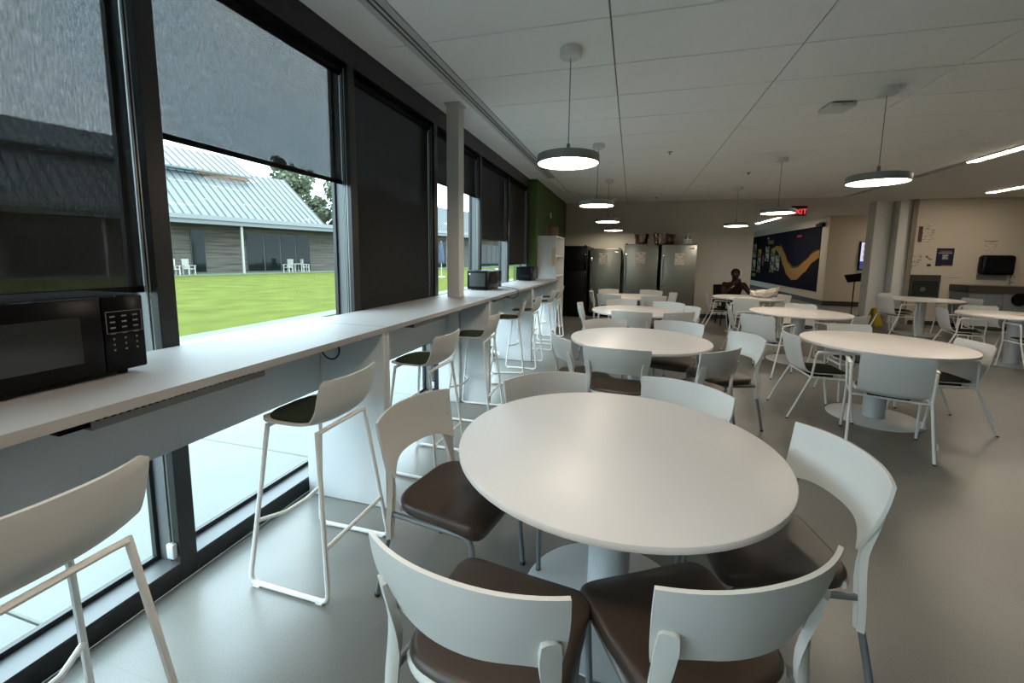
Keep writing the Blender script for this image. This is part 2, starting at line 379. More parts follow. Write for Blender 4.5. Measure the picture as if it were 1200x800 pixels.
# ------------------------------------------------------------------ counter units
CH = 1.10; CF = -1.335; CB = -1.915
seams = [-1.64, .22, 2.09, 3.95, 5.82, 7.915]
CLAB = ['white laminate bar counter behind the camera, beside the window wall', 'nearest white bar counter carrying the big black microwave', 'white bar counter between the nearest microwave and the white post',
        'white bar counter past the white post, carrying the middle microwave', 'farthest white bar counter, ending at the white bookcase']
for i in range(1, 5):
    a, b = seams[i]+.003, seams[i+1]-.003
    t = thing('bar_counter', CLAB[i], 'counter', (0, a, 0), group='counters along the windows'); L = b-a
    # the worktop is notched around the white post at the seam
    poly = [(CF, 0), (CF, L), (CB, L), (CB, 0)]
    if i == 2: poly = [(CF, 0), (CF, L), (-1.64, L), (-1.64, L-.07), (-1.80, L-.07), (-1.80, L), (CB, L), (CB, 0)]
    if i == 3: poly = [(CF, 0), (CF, L), (CB, L), (CB, 0), (-1.80, 0), (-1.80, .07), (-1.64, .07), (-1.64, 0)]
    bm = new(); prism(bm, poly, lambda u, v, d: Vector((u, v, d)), CH-.03, CH); obj('worktop', bm, CTOP, t, smooth=False)
    bm = new(); box(bm, CB+.01, CF-.012, .0, .03, 0.004, CH-.03, .001, 1); obj('end_panel', bm, CPANEL, t)
    bm = new(); box(bm, CB+.01 if i < 4 else -1.785, CF-.012, L-.03, L, 0.004, CH-.03, .001, 1); obj('end_panel', bm, CPANEL, t)
    xa = -1.76 if i not in (2, 3) else -1.62
    bm = new(); box(bm, -1.80+.0, -1.778, .03, L-.03 if i != 2 else L-.12, .70, CH-.03, .001, 1)
    obj('modesty_panel', bm, CPANEL, t)
    # cable tray under the worktop
    bm = new(); y0, y1 = L*.30, L*.62
    box(bm, -1.56, -1.48, y0, y1, CH-.105, CH-.101); box(bm, -1.562, -1.556, y0, y1, CH-.101, CH-.03); box(bm, -1.482, -1.478, y0, y1, CH-.105, CH-.082)
    for k in range(int((y1-y0)/.02)): box(bm, -1.482, -1.476, y0+k*.02, y0+k*.02+.008, CH-.082, CH-.055)
    tr = obj('cable_tray', bm, mat('grey_tray_metal', (.30, .30, .30), .5, metal=.5), t, smooth=False)
t = tag(obj('power_strip', box(new(), -1.545, -1.50, .72, .98, CH-.101, CH-.067, .004, 2), BLACKM), 'black power strip lying in the cable tray under the nearest counter', 'power strip')
bm = new(); tube(bm, [(-1.70, 1.96, 1.07), (-1.69, 1.97, .945), (-1.67, 2.0, .905), (-1.65, 2.03, .90), (-1.64, 2.055, .93), (-1.65, 2.045, 1.07)], .004, 6, .03)
tag(obj('cable', bm, BLACKM), 'thin dark cable looping down beneath the counter beside the second stool', 'cable')
# white post
bm = new(); box(bm, -1.785, -1.655, 3.885, 4.015, 0, CZ, .004, 1); po = struct('post', bm, COLPAINT)
obj('collar', box(new(), -1.80, -1.64, 3.87, 4.03, CZ-.02, CZ-.001), ALU, po)

# ------------------------------------------------------------------ ceiling fittings
t = thing('slot_diffuser', 'long white linear slot air diffuser in the ceiling along the windows', 'air vent', (-1.51, 0, CZ))
y0, y1 = -3, 7.78
obj('backing', box(new(), -.07, .07, y0, y1, -.001, .012), DARKG, t)
for x0, x1 in ((-.073, -.026), (-.010, .010), (.026, .073)):
    obj('rail', box(new(), x0, x1, y0, y1, -.010, .002, .001, 1), ALU, t)
def make_pendant():
    t = thing('pendant_lamp', 'x', 'lamp', (0, 0, 0))
    zt = CZ; zd = 2.185                     # bottom of the disc
    bm = new(); lathe(bm, [(.078, zt), (.078, zt-.05), (.068, zt-.058), (.02, zt-.061)], 24); obj('canopy', bm, CANOPY, t)
    bm = new(); tube(bm, [(0, 0, zt-.05), (0, 0, zd+.13)], .0035, 6); obj('cord', bm, LAMPG, t)
    bm = new(); lathe(bm, [(.013, zd+.14), (.013, zd+.05)], 12); obj('stem', bm, LAMPG, t)
    bm = new(); lathe(bm, [(.01, zd+.068), (.20, zd+.066), (.222, zd+.060), (.225, zd+.052), (.225, zd), (.217, zd), (.217, zd+.02), (.01, zd+.02)], 40); obj('housing', bm, LAMPG, t)
    bm = new(); lathe(bm, [(.216, zd+.012), (.216, zd+.003), (.20, zd+.001), (.01, zd)], 40); obj('diffuser', bm, PEND, t)
    return t
pend = [(-.48, 3.14, 'nearest round pendant lamp on the window side, hanging past the first table'), (-.48, 5.72, 'second round pendant lamp along the window-side tables'),
        (-.48, 8.30, 'third round pendant lamp along the window-side tables'), (-.48, 10.88, 'small-looking farthest pendant lamp, in front of the refrigerators'),
        (2.02, 4.46, 'nearest pendant lamp on the right, above the armchair table'), (2.02, 7.06, 'middle pendant lamp on the right, just in front of the exit sign'),
        (2.02, 9.64, 'farthest pendant lamp on the right, before the back wall'),
        (-.48, .56, 'pendant lamp above the nearest table, added out of view to light it'), (-.48, -2.02, 'unseen window-side pendant lamp added behind the camera'),  # unseen lamps added along the row to brighten the near tables
        ]
p0 = make_pendant()
for i, (x, y, lab) in enumerate(pend):
    o = p0 if i == 0 else copy_tree(p0)
    o.location = (x, y, 0); tag(o, lab, 'lamp', 'round pendant lamps')
def linear(y0, y1, x, label):
    t = thing('linear_light', label, 'ceiling light', (x, y0, CZ))
    obj('housing', box(new(), -.065, .065, 0, y1-y0, -.012, -.001), ALU, t)
    obj('diffuser', box(new(), -.05, .05, .02, y1-y0-.02, -.018, -.010), LIN, t)
linear(5.3, 7.9, 4.69, 'recessed linear ceiling light at the top right, nearer of the two')
linear(8.6, 11.4, 7.15, 'thin linear ceiling light in front of the kitchen wall')
linear(13.1, 15.9, 8.4, 'linear ceiling light added unseen behind the kitchen wall to brighten the hall')  # added lamp, out of view, brightens the screen wall
linear(16.6, 19.4, 4.83, 'distant linear ceiling light seen behind the exit sign')
t = thing('access_point', 'white square wireless access point box on the ceiling', 'router', (1.80, 4.82, CZ), .12)
bm = new(); box(bm, -.11, .11, -.11, .11, -.05, -.012, .012, 3); obj('cover', bm, CANOPY, t)
obj('bracket', box(new(), -.085, .085, -.085, .085, -.014, .0), BLACKM, t)
obj('status_light', box(new(), -.02, .02, -.112, -.108, -.035, -.03), LAMPG, t)
for k, (x, y, lab) in enumerate(((.44, 6.34, 'small dark sprinkler head on the ceiling left of the right pendants'), (1.83, 8.09, 'small sprinkler head on the ceiling above the middle right pendant'), (.5, 10.84, 'tiny sprinkler head on the ceiling near the back wall'))):
    t = thing('sprinkler_head', lab, 'sprinkler', (x, y, CZ), group='ceiling sprinklers')
    bm = new(); lathe(bm, [(.035, 0), (.033, -.006), (.012, -.008)], 16); obj('escutcheon', bm, CHROME, t)
    bm = new(); lathe(bm, [(.010, -.006), (.008, -.03), (.018, -.034), (.018, -.037)], 12); obj('deflector', bm, LAMPG, t)
# exit sign
t = thing('exit_sign', 'red lettered exit sign hanging from the ceiling before the hall', 'sign', (4.32, 13.3, CZ), .12)
obj('canopy', box(new(), -.19, .19, -.03, .03, -.045, 0, .006, 2), BLACKM, t)
obj('face_panel', box(new(), -.18, .18, -.006, .006, -.26, -.045), mat('exit_panel', (.10, .085, .08), .35), t)
em = mat('exit_red', (.8, .05, .05), .4, emit=(1, .06, .06), estr=1.0)
me = text_mesh('EXIT', .19); me.materials.append(em)
o = obj('lettering', me, None, t, (0, -.009, -.152)); o.rotation_euler = (PI/2, 0, 0)

# ------------------------------------------------------------------ round tables
def make_table(r=.65):
    t = thing('round_table', 'x', 'table')
    bm = new(); lathe(bm, [(r-.04, .712), (r-.008, .712), (r-.001, .717), (r, .722), (r, .732), (r-.002, .738), (r-.008, .74), (.02, .74)], 72); obj('tabletop', bm, LAM, t, ang=20)
    bm = new(); lathe(bm, [(.17, .70), (.17, .712), (.02, .712)], 24); obj('mounting_plate', bm, STEEL_BASE, t)
    bm = new(); lathe(bm, [(.088, .006), (.088, .702)], 32); obj('column', bm, STEEL_BASE, t)
    bm = new(); lathe(bm, [(.375, 0), (.375, .006), (.368, .010), (.06, .014)], 64); obj('base_plate', bm, STEEL_BASE, t)
    return t
TAB = {'T1': (-.04, 1.744, 'nearest round white table, in front of the camera'), 'T2': (.10, 4.16, 'second round table in the window-side row, past the nearest one'),
       'T3': (.10, 6.45, 'third round table in the window-side row'), 'T4': (.05, 8.85, 'fourth and farthest window-side round table, before the refrigerators'),
       'R1': (2.33, 4.75, 'round table with white armchairs in the right foreground'), 'R2': (2.44, 7.15, 'middle right round table with a paper napkin on it'),
       'R3': (2.33, 9.6, 'far round table where the seated person leans'), 'K1': (5.55, 7.98, 'round table cut off by the right edge, before the kitchen counter'),
       'K2': (5.85, 10.7, 'round table by the hall column, under the wall notices')}
t0 = make_table()
for i, (k, (x, y, lab)) in enumerate(TAB.items()):
    o = t0 if i == 0 else copy_tree(t0)
    o.location = (x, y, 0); tag(o, lab, 'table', 'round tables of the dining room')

# ------------------------------------------------------------------ chair A: brown cushion, white back, grey legs
def make_side_chair():
    t = thing('side_chair', 'x', 'chair')
    ol = []
    for k in range(40):                      # seat outline: rounded rear, squarer front
        a = 2*PI*k/40; c, s = math.cos(a), math.sin(a)
        e = .27 if s > 0 else .5
        ol.append(((.235 if s > 0 else .225)*math.copysign(abs(c)**e, c), .01+.225*math.copysign(abs(s)**e, s)))
    bm = new(); pad(bm, ol, .418, .468, .022, 4, warp=lambda x, y: -.03*max(0, (y-.12)/.115)**2-.004*math.cos(x*6)); obj('seat', bm, BROWN, t, ang=60)
    # back panel
    rows = []; NU, NV = 18, 9
    for i in range(NV+1):
        v = i/NV; row = []
        hw = .222+.033*math.sin(min(1, v*1.15)*PI/2)
        hw += .006*v
        for j in range(NU+1):
            u = -1+2*j/NU
            zb = .572+.045*(1-abs(u)**5)
            zt = .815+.010*(1-u*u)
            z = zb+(zt-zb)*v
            y = -.262-.045*v**1.3+.085*abs(u)**2.2*(1-.15*v)+.012*math.sin(v*PI)*-1
            row.append((u*hw, y, z))
        rows.append(row)
    bm = new(); surf(bm, rows, .011); obj('backrest', bm, WHITE, t, ang=50)
    # moulded uprights with rear rim
    bm = new()
    for s in (-1, 1):
        def py(x, z):                      # surface of the back panel at (x, z)
            u = min(1, abs(x)/.24); v = (z-.575)/.245
            return -.262-.045*max(v, 0)**1.3+.085*u**2.2*(1-.15*max(v, 0))-.012*math.sin(max(v, 0)*PI)
        rows = []
        for z, xi, xo, f in ((.706, .212, .232, 1), (.700, .202, .238, 1), (.66, .196, .238, 1), (.60, .194, .234, 1), (.56, .194, .232, .85), (.51, .199, .236, .45), (.46, .206, .242, .12), (.40, .214, .248, 0), (.35, .218, .251, 0), (.30, .222, .251, 0)):
            row = []
            for k in range(5):
                x = xi+(xo-xi)*k/4; yb_ = -.200-.02*max(0, .45-z)+.004*abs(k-2)
                row.append((s*x, (py(x, max(z, .575))-(.0125-.03*max(0, z-.6)))*f+yb_*(1-f), z))
            rows.append(row)
        surf(bm, rows, .021)
    rim = []
    for k in range(15):
        a = PI+.70+(PI-1.40)*k/14; c, s_ = math.cos(a), math.sin(a)
        rim.append((.236*math.copysign(abs(c)**.62, c), .01+.232*math.copysign(abs(s_)**.62, s_)*.98-.0, .425))
    tube(bm, rim, .010, 8, rb=.016)
    obj('back_frame', bm, WHITE, t, ang=50)
    for s in (-1, 1):
        bm = new(); tube(bm, [(s*.225, -.2, .405), (s*.212, .195, .405), (s*.226, .225, .008)], .0115, 10, .05, 6); lg = obj('leg', bm, GREY_TUBE, t, ang=60)
        bm = new(); lathe(bm, [(.0125, 0), (.0125, .016)], 10, (s*.226, .225, 0)); obj('glide', bm, RUBBER, lg)
    for s in (-1, 1):
        bm = new(); tube(bm, [(s*.236, -.204, .315), (s*.242, -.275, .008)], .0115, 10); lg = obj('leg', bm, GREY_TUBE, t, ang=60)
        bm = new(); lathe(bm, [(.0125, 0), (.0125, .016)], 10, (s*.242, -.275, 0)); obj('glide', bm, RUBBER, lg)
    return t
sc0 = make_side_chair(); used = {'s': False, 'a': False, 'b': False}
def put(proto, key, bx_, by_, head, off, label, group, cat='chair'):
    """place by the middle of the back's top edge and the heading (degrees) the seat faces"""
    o = proto if not used[key] else copy_tree(proto); used[key] = True
    h = math.radians(head)
    o.location = (bx_+off*math.cos(h), by_+off*math.sin(h), 0); o.rotation_euler = (0, 0, h-PI/2)
    return tag(o, label, cat, group)
SG = 'brown-seated chairs of the window-side tables'
SP = {'L': 'on the window side of', 'NL': 'on the camera side, left, of', 'NR': 'on the camera side, right, of', 'R': 'on the side away from the windows of', 'FL': 'on the far side, left, of', 'FR': 'on the far side, right, of'}
TN = {'T1': 'the nearest round table', 'T2': 'the second window-side table', 'T3': 'the third window-side table', 'T4': 'the farthest window-side table'}
side = {'T1': {'L': (-1.0, 1.72, -10), 'NL': (-.355, .765, 83), 'NR': (.33, .955, 121), 'R': (.82, 1.77, 191), 'FL': (-.48, 2.38, -55), 'FR': (.34, 2.45, -122)},
        'T2': {'L': (-.63, 3.66, 27), 'NL': (-.09, 3.24, 85), 'NR': (.74, 3.46, 137), 'R': (1.1, 4.26, 201), 'FL': (-.28, 4.80, -61), 'FR': (.54, 4.90, -108)},
        'T3': {'L': (-.75, 6.35, 5), 'NL': (-.45, 5.75, 52), 'NR': (.66, 5.74, 128), 'R': (.92, 6.45, 195), 'FL': (-.15, 7.25, -70), 'FR': (.62, 7.08, -120)},
        'T4': {'L': (-.80, 8.75, 5), 'NL': (.02, 5.62, 85), 'NR': (.45, 8.08, 118), 'R': (.88, 9.0, 188), 'FL': (-.50, 9.5, -55), 'FR': (.46, 9.62, -118)}}
side['T3']['NL'] = (.02, 5.60, 84); side['T4']['NL'] = (-.42, 8.12, 62)
for tk, d in side.items():
    for pk, (x, y, h) in d.items():
        put(sc0, 's', x, y, h, .29, 'white-backed brown-seated chair %s %s' % (SP[pk], TN[tk]), SG)

# ------------------------------------------------------------------ shells for armchair and stool
def shell(prof, wid, curve, th, n=12, round_top=.05, round_front=.05):
    """one-piece plastic shell: prof = [(y, z)], wid = half width at each, curve = side lift"""
    # resample the profile with Catmull-Rom
    P = [Vector((y, z, w_, c_)) if False else (y, z, w_, c_) for (y, z), w_, c_ in zip(prof, wid, curve)]
    out = []
    for i in range(len(P)-1):
        a, b, c, d = P[max(i-1, 0)], P[i], P[i+1], P[min(i+2, len(P)-1)]
        for k in range(4):
            t = k/4; out.append([.5*((2*b[q])+(-a[q]+c[q])*t+(2*a[q]-5*b[q]+4*c[q]-d[q])*t*t+(-a[q]+3*b[q]-3*c[q]+d[q])*t**3) for q in range(4)])
    out.append(list(P[-1]))
    L = [0]
    for a, b in zip(out, out[1:]): L.append(L[-1]+math.hypot(a[0]-b[0], a[1]-b[1]))
    rows = []
    for i, (y, z, hw, cv) in enumerate(out):
        dt = L[-1]-L[i]; df = L[i]
        ins = 0
        for dd, rr in ((dt, round_top), (df, round_front)):
            if dd < rr: ins = max(ins, rr-math.sqrt(max(0, rr*rr-(rr-dd)**2)))
        h = hw-ins
        a, b = out[max(i-1, 0)], out[min(i+1, len(out)-1)]
        ty, tz = b[0]-a[0], b[1]-a[1]; l = math.hypot(ty, tz); ny, nz_ = tz/l, -ty/l      # inward normal (towards the sitter)
        rows.append([(h*u, y+ny*cv*abs(u)**2.5, z+nz_*cv*abs(u)**2.5) for u in [-1+2*j/n for j in range(n+1)]])
    bm = new(); surf(bm, rows, th); return bm, rows
# NB: profile runs from the front edge backwards and up, so the inward normal above is (tz, -ty)
def make_armchair():
    t = thing('armchair', 'x', 'chair')
    prof = [(.225, .418), (.19, .438), (.05, .432), (-.10, .430), (-.175, .455), (-.215, .53), (-.245, .65), (-.268, .79)]
    wid = [.205, .215, .222, .222, .218, .216, .220, .222]
    cv = [.0, .004, .014, .02, .03, .035, .035, .03]
    bm, rows = shell(prof, wid, cv, .009, round_top=.03); obj('shell', bm, WHITE, t, ang=60)
    bm = new(); pad(bm, rrect(.40, .36, .09, 6, 0, .03), .440, .456, .008, 3); obj('seat_pad', bm, GREEN, t, ang=60)
    bm = new(); box(bm, -.13, .13, -.09, .11, .398, .420, .004, 2); obj('under_seat_bracket', bm, BLACKM, t)
    for s in (-1, 1):
        bm = new(); tube(bm, [(s*.262, -.30, .006), (s*.247, -.12, .415)], .0105, 8); lg = obj('leg', bm, WTUBE, t)
        bm = new(); lathe(bm, [(.0115, 0), (.0115, .012)], 8, (s*.262, -.30, 0)); obj('glide', bm, RUBBER, lg)
        bm = new(); tube(bm, [(s*.255, .245, .006), (s*.245, .19, .40)], .0105, 8); lg = obj('leg', bm, WTUBE, t)
        bm = new(); lathe(bm, [(.0115, 0), (.0115, .012)], 8, (s*.255, .245, 0)); obj('glide', bm, RUBBER, lg)
        bm = new(); tube(bm, [(s*.247, -.12, .412), (s*.262, -.10, .655), (s*.262, .20, .655), (s*.245, .19, .40)], .0105, 8, .03, 4); ar = obj('armrest', bm, WTUBE, t)
        bm = new(); box(bm, s*.262-.016, s*.262+.016, -.095, .19, .655, .670, .006, 2); obj('arm_pad', bm, WTUBE, ar)
        bm = new(); tube(bm, [(s*.246, -.13, .412), (s*.244, .20, .405)], .0095, 8); obj('seat_rail', bm, WTUBE, t)
    bm = new(); tube(bm, [(-.246, -.12, .410), (.246, -.12, .410)], .009, 8); tube(bm, [(-.245, .16, .404), (.245, .16, .404)], .009, 8); obj('cross_bar', bm, WTUBE, t)
    return t
ac0 = make_armchair()
AG = 'white armchairs with dark green seat pads'
arm = [(2.0, 3.83, 72, 'white armchair with its back to the camera at the right foreground table'), (1.53, 4.72, 2, 'white armchair seen side-on at the left of the right foreground table'),
       (3.08, 4.78, 183, 'white armchair at the right end of the right foreground table'), (2.42, 5.62, -88, 'white armchair on the far side of the right foreground table'),
       (1.60, 6.10, 48, 'white armchair turned away, at the near left of the napkin table'), (1.50, 7.30, -6, 'white armchair at the left of the napkin table, before the far table'),
       (2.74, 7.98, -112, 'white armchair facing the camera behind the napkin table'), (2.98, 6.52, 132, 'white armchair at the near right of the napkin table'),
       (2.08, 8.66, 70, 'white armchair with its back to us at the seated person\'s table'), (3.12, 9.92, 196, 'white armchair to the right of the plastic bag on the far table'),
       (1.54, 9.72, -4, 'white armchair by the back wall, left of the seated person'),
       (4.74, 8.22, -12, 'white armchair at the left of the table cut off by the right edge'), (5.66, 8.88, -98, 'white armchair facing us behind the table cut off by the right edge'),
       (5.42, 7.18, 88, 'armchair cut off by the right edge, only arm and legs showing'),
       (4.98, 10.30, 14, 'white armchair beside the hall column, before the yellow floor sign'), (5.62, 11.45, -80, 'white armchair behind the table under the wall notices'),
       (6.62, 10.55, 190, 'white armchair on the right of the table under the wall notices')]
for x, y, h, lab in arm: put(ac0, 'a', x, y, h, .262, lab, AG)

def make_stool():
    t = thing('bar_stool', 'x', 'stool')
    prof = [(.20, .752), (.17, .768), (.05, .762), (-.08, .758), (-.145, .775), (-.185, .83), (-.205, .90), (-.22, .975)]
    wid = [.175, .19, .20, .20, .198, .196, .198, .198]; cv = [0, .006, .018, .025, .03, .034, .034, .030]
    bm, rows = shell(prof, wid, cv, .010, round_top=.022, round_front=.13); obj('shell', bm, WHITE, t, ang=60)
    bm = new(); pad(bm, rrect(.35, .31, .125, 7, 0, .025), .770, .784, .007, 3); obj('seat_pad', bm, GREEN, t, ang=60)
    for s in (-1, 1):
        x0, x1 = s*.165, s*.232
        bm = new(); tube(bm, [(x0, .13, .752), (x1-s*.004, .215, .012), (x1, -.215, .012), (x0, -.135, .745)], .0105, 8, .045, 5); sl = obj('sled_leg', bm, WTUBE, t)
        for y in (.17, -.17):
            bm = new(); box(bm, x1-.011, x1+.011, y-.018, y+.018, 0, .010, .002, 1); obj('glide', bm, WTUBE, sl)
    bm = new(); tube(bm, [(-.165, -.135, .735), (-.13, -.150, .748), (.13, -.150, .748), (.165, -.135, .735)], .0105, 8, .03, 4); obj('rear_cross_bar', bm, WTUBE, t)
    bm = new(); tube(bm, [(-.165, .13, .745), (.165, .13, .745)], .0105, 8); obj('front_cross_bar', bm, WTUBE, t)
    k = .30/.745; xf = .165+(.232-.165)*(1-k)
    yf = .13+(.215-.13)*(1-k)
    bm = new(); tube(bm, [(-xf, yf, .30), (-xf*.55, yf-.07, .30), (0, yf-.085, .30), (xf*.55, yf-.07, .30), (xf, yf, .30)], .0095, 8); obj('foot_rest', bm, WTUBE, t)
    k = .24/.745; xf = .165+(.232-.165)*(1-k); yf = -.135-(.215-.135)*(1-k)
    bm = new(); tube(bm, [(-xf, yf, .24), (xf, yf, .24)], .0095, 8); obj('stretcher', bm, WTUBE, t)
    return t
st0 = make_stool()
BG = 'white bar stools with dark green pads at the counter'
stools = [(-1.19, .56, 180, 'white bar stool cut off at the lower left corner'), (-1.19, 1.60, 180, 'white bar stool with green seat nearest to the table, second along the counter'),
          (-1.18, 2.64, 178, 'third bar stool along the counter, before the white post'), (-1.18, 3.68, 182, 'fourth bar stool, tucked under the counter at the white post'),
          (-1.22, 4.92, 196, 'fifth bar stool, turned slightly, below the middle microwave'), (-1.17, 5.60, 180, 'sixth bar stool, just past the turned one'),
          (-1.18, 6.82, 180, 'seventh bar stool, second from the bookcase'), (-1.18, 7.62, 182, 'farthest bar stool, next to the white bookcase')]
for x, y, h, lab in stools: put(st0, 'b', x, y, h, .22, lab, BG, 'stool')

# ------------------------------------------------------------------ microwaves
def microwave(x, y, w_, d_, h, label, rz=0, sticker=False):
    t = thing('microwave', label, 'microwave', (x, y, CH), rz, 'microwaves on the counter')
    # local: front faces +X, width along Y
    obj('body', box(new(), -d_, -.022, -w_/2, w_/2, .014, h, .008, 2), BLACKM, t)
    dw = w_*.76
    dr = obj('door', box(new(), -.022, 0, -w_/2, -w_/2+dw, .018, h-.004, .006, 2), BLACK, t)
    obj('window', box(new(), -.002, .0015, -w_/2+.05, -w_/2+dw-.055, .065, h-.06, .001, 1), mat('microwave_window', (.022, .024, .025), .12), dr)
    cp = obj('control_panel', box(new(), -.022, -.001, -w_/2+dw+.002, w_/2, .018, h-.004, .006, 2), BLACK, t)
    kp = mat('keypad_print', (.16, .16, .16), .6)
    bm = new(); yc = (-w_/2+dw+w_/2)/2
    pw = w_-dw
    for r in range(7):
        for c in range(3):
            if r in (4, 5, 6): hh, ww = .006, .005
            else: hh, ww = .005, .014
            yy_ = yc+(c-1)*pw*.27; zz = h-.07-r*.0185
            box(bm, -.0012, .0003, yy_-ww/2, yy_+ww/2, zz-hh/2, zz+hh/2)
    obj('keypad_print', bm, kp, cp)
    bm = new(); z0, z1 = h-.125, h-.055
    for a in ((yc-pw*.42, yc+pw*.42, z1, z1+.0015), (yc-pw*.42, yc+pw*.42, z0, z0+.0015), (yc-pw*.42, yc-pw*.42+.0015, z0, z1), (yc+pw*.42, yc+pw*.42+.0015, z0, z1)): box(bm, -.0012, .0003, *a)
    obj('keypad_outline', bm, kp, cp)
    for a in (-1, 1):
        for b in (-.05, -d_+.05):
            bm = new(); lathe(bm, [(.014, 0), (.016, .015)], 10, (b, a*(w_/2-.05), 0)); obj('foot', bm, RUBBER, t)
    for k in range(8): obj('vent_slot', box(new(), -d_+.06+k*.022, -d_+.072+k*.022, -w_/2-.001, -w_/2+.002, .06, .10), DARKG, t)
    if sticker:
        obj('side_frame', box(new(), -d_+.03, -.05, -w_/2-.002, -w_/2+.002, .045, h-.03, .002, 1), mat('side_panel_black', (.02, .02, .02), .3), t)
        bm = new(); lathe(bm, [(.01, 0), (.01, .0015)], 12); o = obj('sticker', bm, mat('white_sticker', (.7, .7, .7), .5), t, (-d_+.035, -w_/2-.0035, h-.04)); o.rotation_euler = (PI/2, 0, 0)
    return t
microwave(-1.615, .78, .50, .295, .27, 'large black microwave at the left edge of the photo, nearest on the counter')
microwave(-1.63, 4.99, .50, .285, .235, 'middle black microwave, just behind the white post', 0, True)
microwave(-1.63, 7.22, .46, .285, .235, 'farthest black microwave, next to the white bookcase')
bm = new(); tube(bm, [(-1.90, 5.30, CH+.02), (-1.80, 5.42, CH+.005), (-1.6, 5.38, CH+.005), (-1.42, 5.15, CH+.005), (-1.345, 5.0, CH+.006), (-1.325, 4.95, CH-.01), (-1.325, 4.93, CH-.06), (-1.37, 4.9, CH-.10), (-1.5, 4.85, CH-.06)], .004, 6, .05)
o = obj('power_cord', bm, BLACKM, bpy.data.objects['microwave.001']); o.location = (1.63, -4.99, -CH)

# ------------------------------------------------------------------ bookcase at the end of the counter
t = thing('bookcase', 'tall white open bookcase against the green wall', 'bookcase', (-1.785, 8.06, 0))
D, Wd, Hh = .375, .98, 1.92
BK = mat('white_melamine', (.62, .63, .62), .5)
obj('side_panel', box(new(), 0, D, 0, .025, 0, Hh-.025), BK, t, smooth=False); obj('side_panel', box(new(), 0, D, Wd-.025, Wd, 0, Hh-.025), BK, t, smooth=False)
obj('top_panel', box(new(), 0, D+.005, 0, Wd, Hh-.025, Hh, .002, 1), BK, t); obj('back_panel', box(new(), 0, .008, .025, Wd-.025, .05, Hh-.025), BK, t)
for z in (.06, .45, .80, 1.12, 1.52): obj('shelf', box(new(), .008, D-.01, .025, Wd-.025, z, z+.022), BK, t)
tag(obj('notice', box(new(), -1.495, -1.425, 8.044, 8.0475, 1.34, 1.68), mat('yellow_paper', (.62, .50, .28), .8)), 'yellow paper notice taped to the side of the bookcase', 'notice')
bpy.data.objects['notice'].location.y = .012
for k, (y, z, w_, h, c) in enumerate(((8.25, 1.142, .10, .2, (.02, .02, .02)), (8.4, 1.142, .08, .14, (.16, .12, .08)), (8.3, .082, .25, .2, (.10, .05, .03)))):
    tt = thing('storage_jar', ['black jar on the middle bookcase shelf', 'small brown jar beside the black one in the bookcase', 'dark brown tub on the lowest bookcase shelf'][k], 'jar', (-1.6, y, z))
    bm = new(); lathe(bm, [(w_*.4, 0), (w_*.5, .02), (w_*.5, h*.7), (w_*.36, h*.85)], 16); obj('jar_body', bm, mat('jar%d' % k, c, .4), tt)
    bm = new(); lathe(bm, [(w_*.38, h*.85), (w_*.38, h), (.01, h)], 16); obj('lid', bm, BLACKM, tt)
t = thing('paper_sack', 'brown paper sack standing on top of the bookcase', 'bag', (-1.56, 8.55, Hh), .2)
SACK = mat('brown_paper', (.17, .11, .07), .85, noise=.2, nscale=20)
bm = new(); box(bm, -.10, .10, -.13, .13, 0, .20, .01, 2); obj('sack_body', bm, SACK, t)
bm = new(); box(bm, -.09, .07, -.11, .11, .195, .235, .015, 2); obj('folded_top', bm, SACK, t)
t = thing('wall_sensor', 'small white sensor box high on the green wall', 'sensor', (-1.788, 9.3, 2.42))
bm = new(); box(bm, 0, .03, -.045, .045, -.06, .06, .01, 3); obj('housing', bm, CANOPY, t)
bm = new(); lathe(bm, [(.02, 0), (.016, .008), (.004, .012)], 12); o = obj('lens', bm, LAMPG, t, (.03, 0, .01)); o.rotation_euler = (0, PI/2, 0)

# ------------------------------------------------------------------ refrigerators
def fridge(x0, x1, yf, h, label, body_m, door_m, handle_side, split, note, handle_m=CHROME, badge=True, curved=False):
    t = thing('refrigerator', label, 'refrigerator', ((x0+x1)/2, yf, 0), group='refrigerators on the back wall'); w_ = x1-x0
    yb = YB-.03-yf
    obj('cabinet', box(new(), -w_/2, w_/2, .05, yb, .02, h, .006, 2), body_m, t)
    obj('kick_plate', box(new(), -w_/2+.01, w_/2-.01, .045, .06, .0, .09), BLACKM, t)
    zs = [.1]+split+[h-.004]
    for a, b in zip(zs, zs[1:]):
        dr = obj('door', box(new(), -w_/2+.002, w_/2-.002, 0, .05, a+.004, b-.004, .008, 3), door_m, t)
        xh = handle_side*(w_/2-.045)
        if curved:
            lo, hi = (a+.55, b-.04) if b-a > .8 else (a+.03, a+.42)
            P = [(xh, .0, lo), (xh+handle_side*.01, -.035, lo+.04), (xh+handle_side*.025, -.055, (lo+hi)/2), (xh+handle_side*.01, -.035, hi-.04), (xh, .0, hi)]
            bm = new(); tube(bm, P, .013, 8, .04)
        else:
            lo, hi = max(a+.3, b-1.05), b-.22
            bm = new(); tube(bm, [(xh, 0, lo), (xh, -.05, lo+.03), (xh, -.05, hi-.03), (xh, 0, hi)], .012, 8, .03)
        obj('handle', bm, handle_m, dr)
    dz = zs[-1]
    if badge: obj('badge', box(new(), w_/2-.16, w_/2-.06, -.003, .002, dz-.10, dz-.075, .001, 1), CHROME, t)
    for xx in (-1, 1): obj('hinge_cap', box(new(), xx*(w_/2-.05)-.03, xx*(w_/2-.05)+.03, .01, .07, h, h+.018, .005, 2), BLACKM, t)
    return t
FB = mat('black_fridge', (.004, .004, .005), .3, spec=.2)
